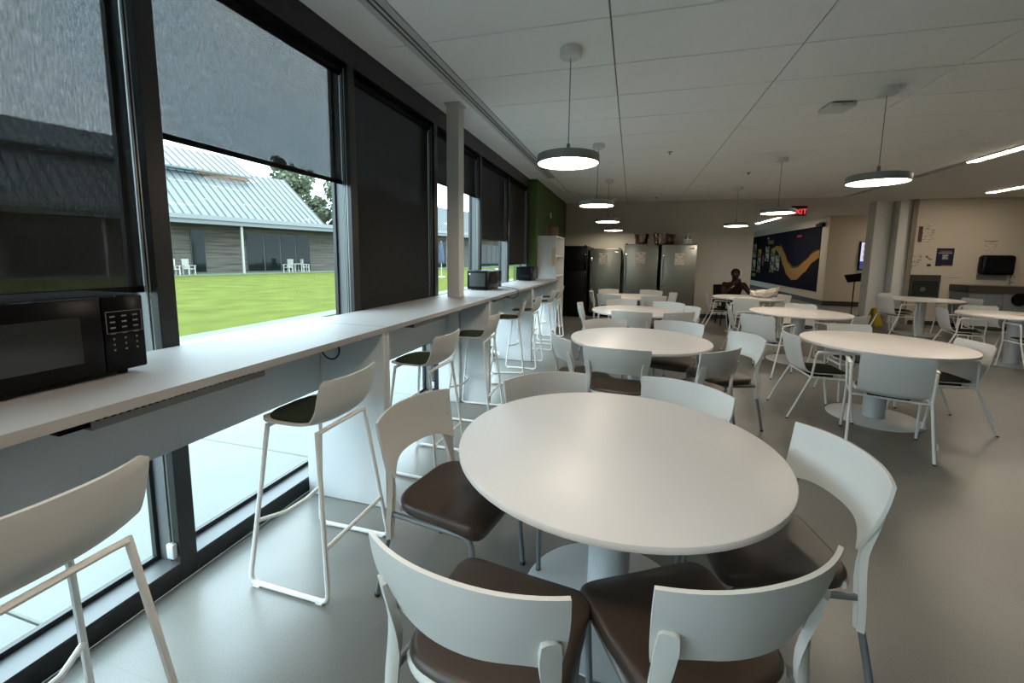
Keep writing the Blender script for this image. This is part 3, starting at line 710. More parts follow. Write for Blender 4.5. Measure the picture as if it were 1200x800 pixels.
fridge(-1.76, -1.08, 10.62, 1.80, 'tall black refrigerator beside the white bookcase', FB, FB, 1, [1.18], False, BLACK, False, True)
fridge(-1.03, -.26, 10.9, 1.74, 'shorter grey steel refrigerator next to the black one', BLACKM, STEEL, -1, [], True)
fridge(-.185, .615, 10.9, 1.85, 'middle tall stainless refrigerator with one metal tub on top', BLACKM, STEEL, -1, [], True)
fridge(.69, 1.49, 10.9, 1.85, 'rightmost stainless refrigerator with tubs and a caddy on top', BLACKM, STEEL, -1, [], True)
nm = paper_lines('notice_print', (.70, .62, .55), (.30, .26, .24), 3, 14, .56)
for x, z, lab in ((-.70, 1.49, 'printed paper notice on the shorter grey refrigerator'), (.205, 1.52, 'printed paper notice on the middle stainless refrigerator'), (1.11, 1.50, 'printed paper notice on the rightmost refrigerator')):
    tag(obj('notice', box(new(), x-.11, x+.11, 10.895, 10.898, z-.14, z+.14), nm), lab, 'notice', 'notices on the refrigerators')
COPPER = mat('brushed_copper_steel', (.26, .20, .17), .22, metal=1)
def tub(x, y, label, rz=0):
    t = thing('metal_tub', label, 'tub', (x, y, 1.868 if x > 0 else 1.868), rz, 'metal tubs on the refrigerators')
    bm = new(); lathe(bm, [(.02, .0), (.145, 0), (.15, .01), (.155, .10), (.185, .235), (.192, .245), (.186, .247), (.178, .235), (.148, .10), (.142, .014), (.02, .012)], 28); obj('tub_body', bm, COPPER, t)
    for a in (0, PI):
        bm = new(); c, s = math.cos(a), math.sin(a)
        tube(bm, [(c*.168-s*-.05, s*.168+c*-.05, .16), (c*.205-s*-.04, s*.205+c*-.04, .15), (c*.205-s*.04, s*.205+c*.04, .15), (c*.168-s*.05, s*.168+c*.05, .16)], .006, 6, .01); obj('handle', bm, CHROME, t)
tub(.21, 11.22, 'coppery metal tub alone on the middle refrigerator')
tub(.86, 11.30, 'coppery metal tub on the rightmost refrigerator, right of the gap', .6)
tub(.475, 11.05, 'dark metal tub at the seam between the two tall refrigerators', 1.2)
bpy.data.objects['metal_tub.002'].location = (.665, 11.06, 1.868)
bpy.data.objects['metal_tub.001'].location = (.86, 11.42, 1.868)
t = thing('bottle_caddy', 'white caddy holding bottles on the rightmost refrigerator', 'caddy', (1.31, 11.22, 1.868))
for xx in (-.06, .045):
    bm = new(); box(bm, xx-.045, xx+.045, -.05, .05, 0, .13, .006, 2); obj('compartment', bm, CANOPY, t)
for xx, c in ((-.06, (.08, .08, .09)), (.045, (.25, .24, .22))):
    bm = new(); lathe(bm, [(.022, .12), (.022, .16), (.009, .185), (.009, .215)], 12, (xx, 0, 0)); obj('bottle', bm, mat('caddy_bottle%.2f' % xx, c, .3), t)
bm = new(); tube(bm, [(-.0075, -.0, .02), (-.0075, 0, .2), (.0, 0, .26), (.0075, 0, .2), (.0075, 0, .02)], .005, 6, .02); obj('carry_handle', bm, CHROME, t)

# ------------------------------------------------------------------ mural in the hall (wall plane x = 6.25, seen from -x side)
MX = 6.25
t = thing('wall_mural_panel', 'dark navy wall mural with ochre wave and photo collage', 'mural', (MX, 16.95, .42)); ML, MH = 9.2, 2.28
NAVY = mat('navy_mural_print', (.006, .007, .016), .8, spec=.1, noise=.5, nscale=.35)
obj('panel', box(new(), -.012, 0, 0, ML, 0, MH), NAVY, t)
OCH = mat('ochre_print', (.30, .15, .025), .5, noise=.1, nscale=2)
# wave band: (distance from the near end, centre height, half thickness)
key = [(0.0, 1.32, .14), (.5, 1.2, .17), (1.2, .85, .22), (1.9, .57, .24), (2.4, .53, .24), (3.0, .72, .25), (3.5, 1.1, .27), (4.0, 1.48, .20), (4.6, 1.62, .10), (5.2, 1.55, .03)]
def interp(x):
    x = min(max(x, 0), 5.2)
    for (a, za, ha), (b, zb, hb) in zip(key, key[1:]):
        if a <= x <= b+1e-6:
            f = (x-a)/(b-a); f = f*f*(3-2*f)*.5+f*.5; return za+(zb-za)*f, ha+(hb-ha)*f
rows = [[(-.015, x, interp(x)[0]-interp(x)[1]), (-.015, x, interp(x)[0]+interp(x)[1])] for x in [5.2*k/52 for k in range(53)]]
bm = new(); surf(bm, rows, .004); obj('wave_band', bm, OCH, t)
bm = new(); tube(bm, [(-.014, x, interp(x)[0]+interp(x)[1]+.05) for x in [.2+4*k/40 for k in range(41)]], .008, 4); obj('wave_line', bm, OCH, t)
photo_m = []
for k, (a, b) in enumerate((((.5, .5, .46), (.05, .05, .06)), ((.12, .16, .08), (.42, .40, .35)), ((.40, .30, .22), (.06, .07, .05)), ((.30, .38, .42), (.08, .06, .05)), ((.40, .33, .10), (.10, .08, .05)))):
    photo_m.append(paper_lines('photo_print%d' % k, a, b, 4, 4, .5))
    photo_m[-1].node_tree.nodes['Mapping'].inputs['Scale'].default_value = (2, 2.4, 2.6)
k = 0
for y0, zs in ((4.05, ((.62, .98), (1.0, 1.3))), (4.75, ((.52, .85), (.88, 1.25), (1.28, 1.62))), (5.6, ((1.02, 1.40), (1.44, 1.72))), (6.85, ((.45, .8), (.84, 1.2), (1.24, 1.62))), (7.75, ((.5, 1.1), (1.2, 1.5), (1.54, 1.9)))):
    for z0, z1 in zs:
        obj('photo_print', box(new(), -.019, -.012, y0, y0+.56, z0, z1), photo_m[k % 5], t); k += 1
bm = new()
for q in range(5): box(bm, -.015, -.012, 5.05+q*.17, 5.17+q*.17, 1.82, 2.0)
obj('ochre_lettering', bm, mat('ochre_print_dim', (.22, .12, .05), .5), t)
obj('white_lettering', box(new(), -.015, -.012, 5.75, 6.0, 2.05, 2.15), mat('grey_print', (.35, .35, .35), .6), t)
obj('red_lettering', box(new(), -.015, -.012, 1.75, 2.2, 1.98, 2.06), mat('red_print', (.35, .04, .05), .6), t)
obj('red_print_block', box(new(), -.015, -.012, 6.35, 6.6, .8, 1.3), mat('dark_red_print', (.20, .02, .03), .6), t)
obj('ochre_caption', box(new(), -.015, -.012, 7.6, 8.3, .22, .38), mat('ochre_print_dim', (.22, .12, .05), .5), t)
t = thing('door_closer', 'dark box fixed at the top near end of the mural', 'door closer', (6.238, 16.9, 2.72))
obj('body', box(new(), -.10, 0, -.2, .35, -.06, .06, .01, 2), BLACKM, t); obj('arm', box(new(), -.12, -.09, -.35, .05, .06, .08, .004, 1), BLACKM, t)
# wall screen
t = thing('wall_screen_display', 'portrait wall display half hidden behind the hall column', 'screen', (7.42, 16.4, 1.22))
obj('bezel', box(new(), -.28, .28, -.06, 0, 0, .92, .006, 2), BLACK, t)
o = obj('picture', box(new(), -.25, .25, -.063, -.058, .28, .89), mat('screen_picture', (.3, .3, .4), .3, emit=(.62, .60, .85), estr=.7), t)
obj('lower_picture', box(new(), -.25, .25, -.063, -.058, .03, .28), mat('screen_blue', (.02, .03, .1), .3, emit=(.05, .07, .22), estr=.5), t)
for k in range(3): obj('picture_block', box(new(), -.19, -.02, -.066, -.062, .36+k*.17, .48+k*.17), mat('screen_block', (.3, .3, .3), .4, emit=(.25, .28, .27), estr=.5), o)
# lectern stand
t = thing('music_stand', 'slim black stand with a tilted tray in the hall', 'stand', (5.85, 13.5, 0))
bm = new(); lathe(bm, [(.16, 0), (.16, .012), (.02, .03)], 20); obj('base', bm, BLACKM, t)
bm = new(); tube(bm, [(0, 0, .02), (0, 0, 1.0)], .014, 8); obj('pole', bm, BLACKM, t)
o = obj('tray', box(new(), -.20, .20, -.006, .006, -.13, .13, .004, 1), BLACKM, t, (-.02, -.02, 1.05)); o.rotation_euler = (math.radians(-40), math.radians(-8), 0)
# yellow floor sign
t = thing('floor_sign', 'yellow folding floor sign leaning beside the column', 'sign', (5.56, 11.75, 0), .5)
YEL = mat('yellow_plastic', (.55, .40, .02), .45)
for s in (-1, 1):
    bm = new(); P = [(-.13, 0), (.13, 0), (.085, .42), (-.085, .42)]
    prism(bm, P, lambda u, v, d, s=s: Vector((u, s*(.12-v*.26)+d, v)), -.004, .004); obj('panel', bm, YEL, t, smooth=False)

# ------------------------------------------------------------------ kitchen wall
KY = 12.3
t = thing('kitchen_counter', 'grey base cabinets with dark worktop at the kitchen wall', 'counter', (7.25, 11.7, 0))
CABM = mat('grey_cabinet', (.17, .19, .20), .5)
obj('worktop', box(new(), -.03, 3.2, -.02, .598, .84, 1.0, .004, 1), mat('dark_worktop', (.045, .035, .03), .35), t)
obj('carcass', box(new(), 0, 3.2, .03, .598, .1, .84), CABM, t); obj('toe_kick', box(new(), .02, 3.2, .08, .598, 0, .1), BLACKM, t)
for k in range(5):
    dr = obj('door', box(new(), .01+k*.6, .6+k*.6, .008, .03, .11, .835, .003, 1), CABM, t)
    bm = new(); tube(bm, [(.52+k*.6, .008, .78), (.52+k*.6, -.02, .78), (.40+k*.6, -.02, .78), (.40+k*.6, .008, .78)], .005, 6, .005); obj('handle', bm, CHROME, dr)
t = thing('faucet', 'curved chrome faucet on the kitchen counter at the right edge', 'faucet', (8.18, 12.1, 1.0))
bm = new(); lathe(bm, [(.03, 0), (.03, .015), (.015, .03)], 16); obj('base', bm, CHROME, t)
bm = new(); tube(bm, [(0, 0, .02), (0, 0, .22), (-.03, -.1, .26), (-.05, -.18, .2)], .012, 8, .06); obj('spout', bm, CHROME, t)
bm = new(); tube(bm, [(.03, 0, .06), (.09, 0, .09)], .008, 8); obj('lever', bm, CHROME, t)
t = thing('waste_chute', 'round dark opening set in the front of the kitchen cabinets', 'waste opening', (8.12, 11.69, .72))
bm = new(); lathe(bm, [(.14, 0), (.14, .02), (.115, .024), (.11, .01), (.01, .008)], 28); o = obj('ring', bm, BLACKM, t, (0, .01, 0)); o.rotation_euler = (PI/2, 0, 0)
t = thing('towel_dispenser', 'large black rounded towel dispenser on the kitchen wall', 'dispenser', (7.97, KY, 1.45))
bm = new(); box(bm, -.30, .30, -.20, 0, -.22, .23, .07, 4); obj('cover', bm, BLACK, t)
obj('slot', box(new(), -.18, .18, -.14, -.04, -.226, -.216), DARKG, t)
obj('backplate', box(new(), -.27, .27, -.02, 0, -.34, -.2, .004, 1), mat('dispenser_grey', (.25, .23, .2), .6), t)
pm = paper_lines('wall_notice_print', (.52, .47, .40), (.30, .26, .22), 3, 16, .56)
def flat(name, label, cat, x0, x1, z0, z1, mt, th=.004, group=None):
    t = thing(name, label, cat, ((x0+x1)/2, KY, z0), group=group); w_ = x1-x0
    obj('sheet', box(new(), -w_/2, w_/2, -th, 0, 0, z1-z0), mt, t, smooth=False); return t
t = flat('poster', 'pale wall notice with a dark red side band', 'poster', 6.50, 6.82, 1.97, 2.38, pm)
obj('side_band', box(new(), -.16, -.08, -.006, -.004, 0, .37), mat('dark_red_band', (.09, .015, .018), .6), t)
t = flat('poster', 'dark blue poster with a small white centre picture', 'poster', 6.90, 7.23, 1.41, 1.83, mat('dark_blue_print', (.008, .010, .035), .4))
obj('centre_picture', box(new(), -.05, .06, -.006, -.004, .16, .27), paper_lines('poster_picture', (.5, .5, .48), (.1, .15, .1), 5, 5, .5), t)
obj('headline', box(new(), -.1, .12, -.006, -.004, .34, .36), mat('pale_red_print', (.35, .1, .08), .6), t); obj('headline', box(new(), -.13, .13, -.006, -.004, .295, .325), mat('pale_print', (.28, .28, .32), .6), t)
obj('footer_band', box(new(), -.05, .165, -.006, -.004, 0, .03), mat('orange_print', (.30, .09, .03), .6), t)
flat('notice', 'thin pale line-drawing notice left of the coloured cards', 'notice', 6.40, 6.62, 1.38, 1.66, paper_lines('diagram_print', (.50, .45, .38), (.22, .19, .16), 6, 6, .58), .003)
t = flat('notice', 'pale sheet with black, gold and navy marks on the kitchen wall', 'notice', 6.64, 6.84, 1.38, 1.68, mat('pale_sheet', (.50, .45, .37), .8), .003)
for a, c in (((-.04, .0, .23, .27), (.02, .02, .02)), ((0, .04, .20, .225), (.02, .02, .03)), ((.03, .09, .17, .21), (.28, .20, .06)), ((.0, .08, .02, .08), (.015, .02, .07))):
    obj('printed_mark', box(new(), a[0], a[1], -.005, -.003, a[2], a[3]), mat('mark%d%d' % (c[0]*999, c[2]*999), c, .6), t)
t = flat('notice', 'small notice with dark top edge above the towel dispenser', 'notice', 7.77, 8.0, 1.75, 2.0, pm, .003)
obj('top_edge', box(new(), -.115, .115, -.005, -.003, .235, .25), mat('dark_red_band', (.09, .015, .018), .6), t)
obj_ = obj('strip', box(new(), 7.1, 7.4, KY-.003, KY, 1.14, 1.155), mat('grey_strip', (.30, .26, .21), .7)); obj_.name = 'wall_strip'; tag(obj_, 'thin grey printed strip on the wall below the blue poster', 'strip')
t = thing('wall_cabinet', 'dark framed hatch low on the kitchen wall behind a table', 'hatch', (6.73, KY, .66))
obj('frame', box(new(), -.29, .29, -.05, 0, 0, .54, .006, 1), mat('hatch_brown', (.035, .028, .022), .5), t)
obj('glass_front', box(new(), -.25, .25, -.056, -.05, .04, .40), mat('hatch_glass', (.02, .022, .02), .15), t)
bm = new(); lathe(bm, [(.05, 0), (.055, .01), (.04, .012)], 16); o = obj('dial', bm, mat('hatch_grey', (.10, .10, .09), .4), t, (-.04, -.056, .2)); o.rotation_euler = (PI/2, 0, 0)

# ------------------------------------------------------------------ things on tables
tag(obj('paper_napkin', box(new(), -.11, .11, -.08, .08, 0, .003), PAPER, loc=(2.53, 7.2, .741)), 'white paper napkin lying on the middle right table', 'napkin').rotation_euler = (0, 0, .2)
tag(obj('printed_sheet', box(new(), -.15, .15, -.1, .1, 0, .002), mat('pale_orange_print', (.55, .42, .33), .7), loc=(5.62, 7.92, .741)), 'pale printed sheet on the table cut off by the right edge', 'paper').rotation_euler = (0, 0, .3)
t = thing('paper_cup', 'beige paper cup beside the seated person', 'cup', (2.50, 9.98, .741))
CUP = mat('beige_cup', (.42, .34, .27), .6)
bm = new(); lathe(bm, [(.028, 0), (.03, .002), (.04, .105), (.036, .105), (.027, .006)], 20); obj('cup_body', bm, CUP, t)
bm = new(); lathe(bm, [(.043, .103), (.043, .112), (.036, .118), (.01, .118)], 20); obj('lid', bm, PAPER, t)
# crumpled plastic bag
t = thing('plastic_bag', 'crumpled white plastic bag lying on the far table', 'bag', (2.63, 9.62, .741))
bm = new(); bmesh.ops.create_icosphere(bm, subdivisions=4, radius=1)
from mathutils import noise as mn
for v in bm.verts:
    p = v.co.copy(); n_ = mn.noise(p*2.3)*.25+mn.noise(p*5)*.13+mn.noise(p*11)*.05
    q = p*(1+n_); q.x *= .23; q.y *= .15; q.z = (q.z+.9)*.085
    k = max(0, (q.x+.02)/.2); q.z += .075*k*k*(1 if q.z > .05 else .35); q.x += .02*k
    q.z = max(.001, q.z); v.co = q
obj('bag_body', bm, mat('white_plastic_film', (.58, .52, .47), .35, noise=.15, nscale=12, bump=.4, bscale=40), t, ang=80)
bm = new(); tube(bm, [(.15, -.03, .12), (.20, -.03, .20), (.235, -.01, .24), (.24, .02, .19), (.20, .03, .12)], .016, 6, .03, rb=.006); obj('bag_handle', bm, MATS['white_plastic_film'], t)

# ------------------------------------------------------------------ seated person
def skin(name, verts, edges, mt, parent, sub=2):
    me = bpy.data.meshes.new(name); me.from_pydata([v[:3] for v in verts], edges, []); o = bpy.data.objects.new(name, me); COL.objects.link(o)
    md = o.modifiers.new('skin', 'SKIN'); md.use_smooth_shade = True
    sv = me.skin_vertices[0].data if me.skin_vertices else None
    if sv is None:
        bpy.context.view_layer.objects.active = o; bpy.ops.object.select_all(action='DESELECT'); o.select_set(True)
        bpy.ops.mesh.customdata_skin_add(); sv = me.skin_vertices[0].data
    for i, v in enumerate(verts):
        rr = v[3] if isinstance(v[3], tuple) else (v[3], v[3]); sv[i].radius = rr
    sv[0].use_root = True
    md2 = o.modifiers.new('sub', 'SUBSURF'); md2.levels = sub; md2.render_levels = sub
    bpy.context.view_layer.update()
    m2 = bpy.data.meshes.new_from_object(o.evaluated_get(bpy.context.evaluated_depsgraph_get()))
    bpy.data.objects.remove(o); m2.materials.clear(); m2.materials.append(mt)
    for p in m2.polygons: p.use_smooth = True
    o = bpy.data.objects.new(name, m2); COL.objects.link(o); o.parent = parent; return o
SKIN = mat('dark_brown_skin', (.018, .009, .006), .6, spec=.1); SHIRT = mat('maroon_cotton', (.014, .004, .004), .9, spec=.1); TROU = mat('black_trousers', (.008, .008, .010), .8)
# local frame: person faces -Y (towards the table), origin on the floor under the hips
t = thing('person', 'person in a dark maroon shirt seated at the far table, hands clasped before the face', 'person', (2.23, 10.50, 0), .06)
V = [(0, 0, .50, (.15, .11)), (0, -.02, .66, (.15, .11)), (0, -.05, .82, (.16, .115)), (0, -.08, .93, (.14, .10)), (0, -.10, .99, (.065, .065)), (0, -.125, 1.06, (.055, .058)),
     (0, -.145, 1.12, (.070, .085)), (0, -.155, 1.19, (.080, .098)), (0, -.145, 1.255, (.070, .085)), (0, -.14, 1.285, (.035, .045)),
     (-.19, -.08, .94, .062), (-.255, -.20, .83, .052), (-.265, -.33, .765, .044), (-.14, -.37, .88, .036), (-.05, -.37, 1.0, .028), (-.02, -.365, 1.05, .032),
     (.19, -.08, .94, .062), (.255, -.20, .83, .052), (.265, -.33, .765, .044), (.14, -.37, .88, .036), (.05, -.37, 1.0, .028), (.02, -.365, 1.05, .032),
     (-.10, -.06, .49, .085), (-.12, -.25, .50, .078), (-.13, -.42, .49, .06), (-.13, -.43, .27, .05), (-.13, -.40, .08, .038), (-.13, -.50, .035, .034),
     (.10, -.06, .49, .085), (.12, -.25, .50, .078), (.13, -.42, .49, .06), (.13, -.43, .27, .05), (.13, -.40, .08, .038), (.13, -.50, .035, .034)]
E = [(0, 1), (1, 2), (2, 3), (3, 4), (4, 5), (5, 6), (6, 7), (7, 8), (8, 9), (3, 10), (10, 11), (11, 12), (12, 13), (13, 14), (14, 15), (3, 16), (16, 17), (17, 18), (18, 19), (19, 20), (20, 21),
     (0, 22), (22, 23), (23, 24), (24, 25), (25, 26), (26, 27), (0, 28), (28, 29), (29, 30), (30, 31), (31, 32), (32, 33)]
body = skin('body', V, E, SKIN, t)
g = .014
S = [(0, 0, .50, (.15+g, .11+g)), (0, -.02, .66, (.155+g, .115+g)), (0, -.05, .82, (.165+g, .12+g)), (0, -.08, .93, (.145+g, .105+g)), (0, -.09, .965, (.085, .08)),
     (-.19, -.08, .94, .08), (-.25, -.18, .85, .070), (.19, -.08, .94, .08), (.25, -.18, .85, .070)]
skin('shirt', S, [(0, 1), (1, 2), (2, 3), (3, 4), (3, 5), (5, 6), (3, 7), (7, 8)], SHIRT, t)
T_ = [(0, 0, .49, (.155, .12)), (-.10, -.06, .49, .095), (-.12, -.25, .50, .088), (-.13, -.42, .49, .072), (-.13, -.43, .27, .062), (-.13, -.405, .11, .055),
      (.10, -.06, .49, .095), (.12, -.25, .50, .088), (.13, -.42, .49, .072), (.13, -.43, .27, .062), (.13, -.405, .11, .055)]
skin('trousers', T_, [(0, 1), (1, 2), (2, 3), (3, 4), (4, 5), (0, 6), (6, 7), (7, 8), (8, 9), (9, 10)], TROU, t)
HAIR = mat('black_hair', (.004, .0035, .0035), .9, spec=.05)
bm = new(); bmesh.ops.create_uvsphere(bm, u_segments=20, v_segments=12, radius=1)
bmesh.ops.delete(bm, geom=[v for v in bm.verts if v.co.z < -.15-.5*max(0, v.co.y) or (v.co.y < -.35 and v.co.z < .35)], context='VERTS')
for v in bm.verts: v.co = Vector((v.co.x*.092, v.co.y*.110-.14, v.co.z*.100+1.210))
obj('hair', bm, HAIR, t, ang=80)
for s in (-1, 1):
    bm = new(); bmesh.ops.create_uvsphere(bm, u_segments=8, v_segments=6, radius=1)
    for v in bm.verts: v.co = Vector((s*.030+v.co.x*.012, -.236+v.co.y*.008, 1.185+v.co.z*.007))
    obj('eye', bm, mat('eye_white', (.08, .075, .07), .4), t)
    bm = new(); bmesh.ops.create_uvsphere(bm, u_segments=8, v_segments=6, radius=1)
    for v in bm.verts: v.co = Vector((s*.084+v.co.x*.010, -.145+v.co.y*.02, 1.175+v.co.z*.03))
    obj('ear', bm, SKIN, t)
    for k in range(4):     # clasped fingers, folded over the other hand
        z = 1.075-.017*k; L = (.062, .068, .064, .052)[k]
        bm = new(); tube(bm, [(s*.028, -.372, z), (s*.012, -.400, z+.004), (-s*.022, -.402-.004*k, z+.006), (-s*(.022+L*.3), -.386, z+.004)], [.0085]*4, 8); obj('finger', bm, SKIN, t, ang=80)
    bm = new(); tube(bm, [(s*.03, -.35, 1.05), (s*.025, -.365, 1.085), (s*.012, -.375, 1.105)], .0095, 8); obj('thumb', bm, SKIN, t, ang=80)
bm = new(); bmesh.ops.create_cone(bm, cap_ends=True, segments=8, radius1=.018, radius2=.008, depth=.045)
for v in bm.verts: v.co = Vector((v.co.x, -.245-(.012 if v.co.z < 0 else 0)+v.co.y*.6, 1.160+v.co.z))
obj('nose', bm, SKIN, t, ang=80)
obj('mouth', box(new(), -.024, .024, -.240, -.225, 1.108, 1.118, .004, 2), mat('lips', (.06, .025, .022), .5), t)
bm = new(); tube(bm, [(-.112+.036*math.cos(a), -.375+.040*math.sin(a), .918+.028*math.cos(a)) for a in [2*PI*k/14 for k in range(14)]], .005, 6, closed=True); obj('bracelet', bm, mat('pale_bracelet', (.4, .32, .26), .4), t)
for s in (-1, 1):
    bm = new(); box(bm, s*.13-.05, s*.13+.05, -.60, -.33, 0, .085, .03, 3); obj('shoe', bm, BLACKM, t)
t = thing('wall_plate', 'small white switch plate on the back wall beside the seated person', 'switch', (2.60, YB, 1.18))
obj('plate', box(new(), -.06, .06, -.008, 0, -.06, .06, .003, 2), CANOPY, t)
for sx in (-1, 1): obj('rocker', box(new(), sx*.028-.015, sx*.028+.015, -.012, -.007, -.03, .03, .002, 1), ALU, t)
# chair of the person
t = thing('task_chair', 'black chair behind the seated person', 'chair', (2.2, 10.58, 0), .1)
bm = new(); pad(bm, rrect(.46, .44, .08, 5, 0, -.02), .38, .43, .02); obj('seat', bm, BLACKM, t)
rows = [[(u*.30, .24+.05*v-.06*u*u, .50+.42*v) for u in [-1+2*j/10 for j in range(11)]] for v in [i/6 for i in range(7)]]
bm = new(); surf(bm, rows, .03); obj('backrest', bm, BLACKM, t, ang=60)
for sx in (-1, 1):
    for sy in (-1, 1):
        bm = new(); tube(bm, [(sx*.19, sy*.17, .39), (sx*.22, sy*.2, .005)], .012, 8); obj('leg', bm, BLACKM, t)
for sx in (-1, 1):
    bm = new(); tube(bm, [(sx*.17, .17, .39), (sx*.19, .235, .55)], .012, 8); obj('back_post', bm, BLACKM, t)

# ================================================================== outdoors
GZ = -.10
GRASS = mat('lawn_grass', (.078, .088, .023), .95, noise=.45, nscale=1.1, bump=.6, bscale=60, spec=0)
CONC = mat('concrete_slab', (.215, .223, .205), .9, noise=.14, nscale=1.6, bump=.8, bscale=60, spec=.1)
CONC2 = mat('pale_edging', (.095, .115, .07), .9, noise=.1, nscale=2)
bm = new(); box(bm, -120, -7.56, -80, 140, GZ-.3, GZ); struct('lawn', bm, GRASS)
bm = new(); box(bm, -7.56, -2.09, -20, 8.2, GZ-.3, GZ+.02); pv = struct('pavement', bm, mat('joint_grey', (.10, .105, .095), .95))
bm = new(); box(bm, -7.56, 2.7, 12.0, 140, GZ-.31, GZ-.001); struct('ground', bm, GRASS)
sl = {}
t_ = new(); box(t_, .004, 1.336, .004, 1.516, 0, .08, .006, 1); slab = mesh('slab', t_, CONC, smooth=False)
for i in range(4):
    for j in range(-3, 6):
        obj('slab', slab, None, pv, (-2.09-1.345*(i+1), -.55+1.52*(j-0), GZ+.0))
bm = new(); box(bm, -8.15, -7.56, -20, 60, GZ-.2, GZ+.035, .01, 1); struct('kerb', bm, CONC2)
bm = new(); box(bm, -7.56, -2.23, 8.2, 12.0, GZ-.31, GZ-.001); struct('ground.001', bm, GRASS)
# --- long building across the lawn; local s along its front, off = depth behind the porch edge
A_ = Vector((-29.81, 21.21, 0)); D_ = Vector((.2832, .9591, 0)); N_ = Vector((-.9591, .2832, 0))
def B(s, off, z): return A_+D_*s+N_*off+Vector((0, 0, z))
def bbox(bm, s0, s1, o0, o1, z0, z1):
    P = [B(s, o, z) for s in (s0, s1) for o in (o0, o1) for z in (z0, z1)]
    v = [bm.verts.new(p) for p in P]
    for f in ((0, 1, 3, 2), (4, 6, 7, 5), (0, 4, 5, 1), (2, 3, 7, 6), (0, 2, 6, 4), (1, 5, 7, 3)): bm.faces.new([v[i] for i in f])
    bmesh.ops.recalc_face_normals(bm, faces=bm.faces)
    return bm
def wood_material():
    M = bpy.data.materials.new('weathered_board'); M.use_nodes = True; t = M.node_tree; b = t.nodes['Principled BSDF']; b.inputs['Roughness'].default_value = .9
    c = t.nodes.new('ShaderNodeTexCoord'); mp = t.nodes.new('ShaderNodeMapping'); t.links.new(c.outputs['Object'], mp.inputs['Vector']); mp.inputs['Scale'].default_value = (.35, .35, 7)
    n = t.nodes.new('ShaderNodeTexNoise'); n.inputs['Scale'].default_value = 1; n.inputs['Detail'].default_value = 6; t.links.new(mp.outputs['Vector'], n.inputs['Vector'])
    r = t.nodes.new('ShaderNodeValToRGB'); r.color_ramp.elements[0].color = (.040, .034, .027, 1); r.color_ramp.elements[1].color = (.105, .092, .076, 1); r.color_ramp.elements[0].position = .35; r.color_ramp.elements[1].position = .65
    t.links.new(n.outputs['Fac'], r.inputs['Fac']); t.links.new(r.outputs['Color'], b.inputs['Base Color']); return M
WOOD = wood_material()
ROOF = mat('standing_seam_metal', (.064, .070, .072), .4, metal=.2, noise=.04, nscale=.5)
SEAM = mat('seam_metal', (.030, .034, .035), .45, metal=.2)
FASC = mat('pale_fascia', (.09, .095, .095), .5); SOFF = mat('dark_soffit', (.06, .055, .05), .8)
BGL = mat('dark_window_glass', (.006, .009, .008), .06, spec=.12); BFR = mat('dark_window_frame', (.03, .03, .03), .5)
def building(name, label, s0, s1, wins, ez=3.55, ridge=6.0, rz=8.5, posts=(), we=.3, PD=3.0):
    t = thing(name, label, 'building'); 
    obj('wall', bbox(new(), s0+.2, s1+we, PD, 11, GZ, ez+.1), WOOD, t, smooth=False)
    obj('porch_slab', bbox(new(), s0-1, s1+we+.5, -.2, PD, GZ-.1, GZ+.06), CONC2, t, smooth=False)
    obj('soffit', bbox(new(), s0, s1+we, .05, PD+.1, ez, ez+.08), SOFF, t, smooth=False)
    obj('fascia', bbox(new(), s0-.1, s1+we, -.08, .06, ez, ez+.32), FASC, t, smooth=False)
    obj('gutter', bbox(new(), s0-.1, s1+we, -.22, -.08, ez+.3, ez+.6), mat('white_gutter', (.11, .115, .115), .4), t, smooth=False)
    bm = new()
    for q in ((-.15, ez+.5), ): pass
    v = [bm.verts.new(B(s, o, z)) for s in (s0, s1) for o, z in ((-.15, ez+.55), (ridge, rz), (ridge*2, ez+.55), (ridge*2, ez+.40), (ridge, rz-.15), (-.15, ez+.40))]
    for a in range(6): bm.faces.new((v[a], v[(a+1) % 6], v[6+(a+1) % 6], v[6+a]))
    bm.faces.new(v[:6][::-1]); bm.faces.new(v[6:]); bmesh.ops.recalc_face_normals(bm, faces=bm.faces)
    rf = obj('roof', bm, ROOF, t, smooth=False)
    bm = new(); n = int((s1-s0)/.52)
    for k in range(n+1):
        s = s0+.02+(s1-s0-.04)*k/n; tube(bm, [B(s, -.15, ez+.58), B(s, ridge, rz+.03)], .045, 4)
    sm = obj('standing_seams', bm, SEAM, rf, smooth=False); sm['kind'] = 'stuff'
    # gable ends
    for s in (s0+.2, s1-.2):
        bm = new(); v = [bm.verts.new(B(s+d, o, z)) for d in (-.05, .05) for o, z in ((PD, ez+.1), (11, ez+.1), (ridge, rz-.2))]
        bm.faces.new(v[:3]); bm.faces.new(v[3:]); 
        for a in range(3): bm.faces.new((v[a], v[(a+1) % 3], v[3+(a+1) % 3], v[3+a]))
        bmesh.ops.recalc_face_normals(bm, faces=bm.faces); obj('gable', bm, mat('pale_gable', (.09, .093, .09), .8), t, smooth=False)
    for a, b, np_ in wins:
        wf = obj('window', bbox(new(), a, b, PD-.07, PD+.02, GZ+.06, 3.2), BFR, t, smooth=False)
        for k in range(np_):
            w0 = a+(b-a)*k/np_+.06; w1 = a+(b-a)*(k+1)/np_-.06; obj('pane', bbox(new(), w0, w1, PD-.11, PD-.07, GZ+.15, 3.12), BGL, wf, smooth=False)
    for p in posts:
        obj('post', bbox(new(), p-.07, p+.07, .15, .29, GZ, ez), mat('grey_post', (.22, .21, .19), .7), t, smooth=False)
    return t
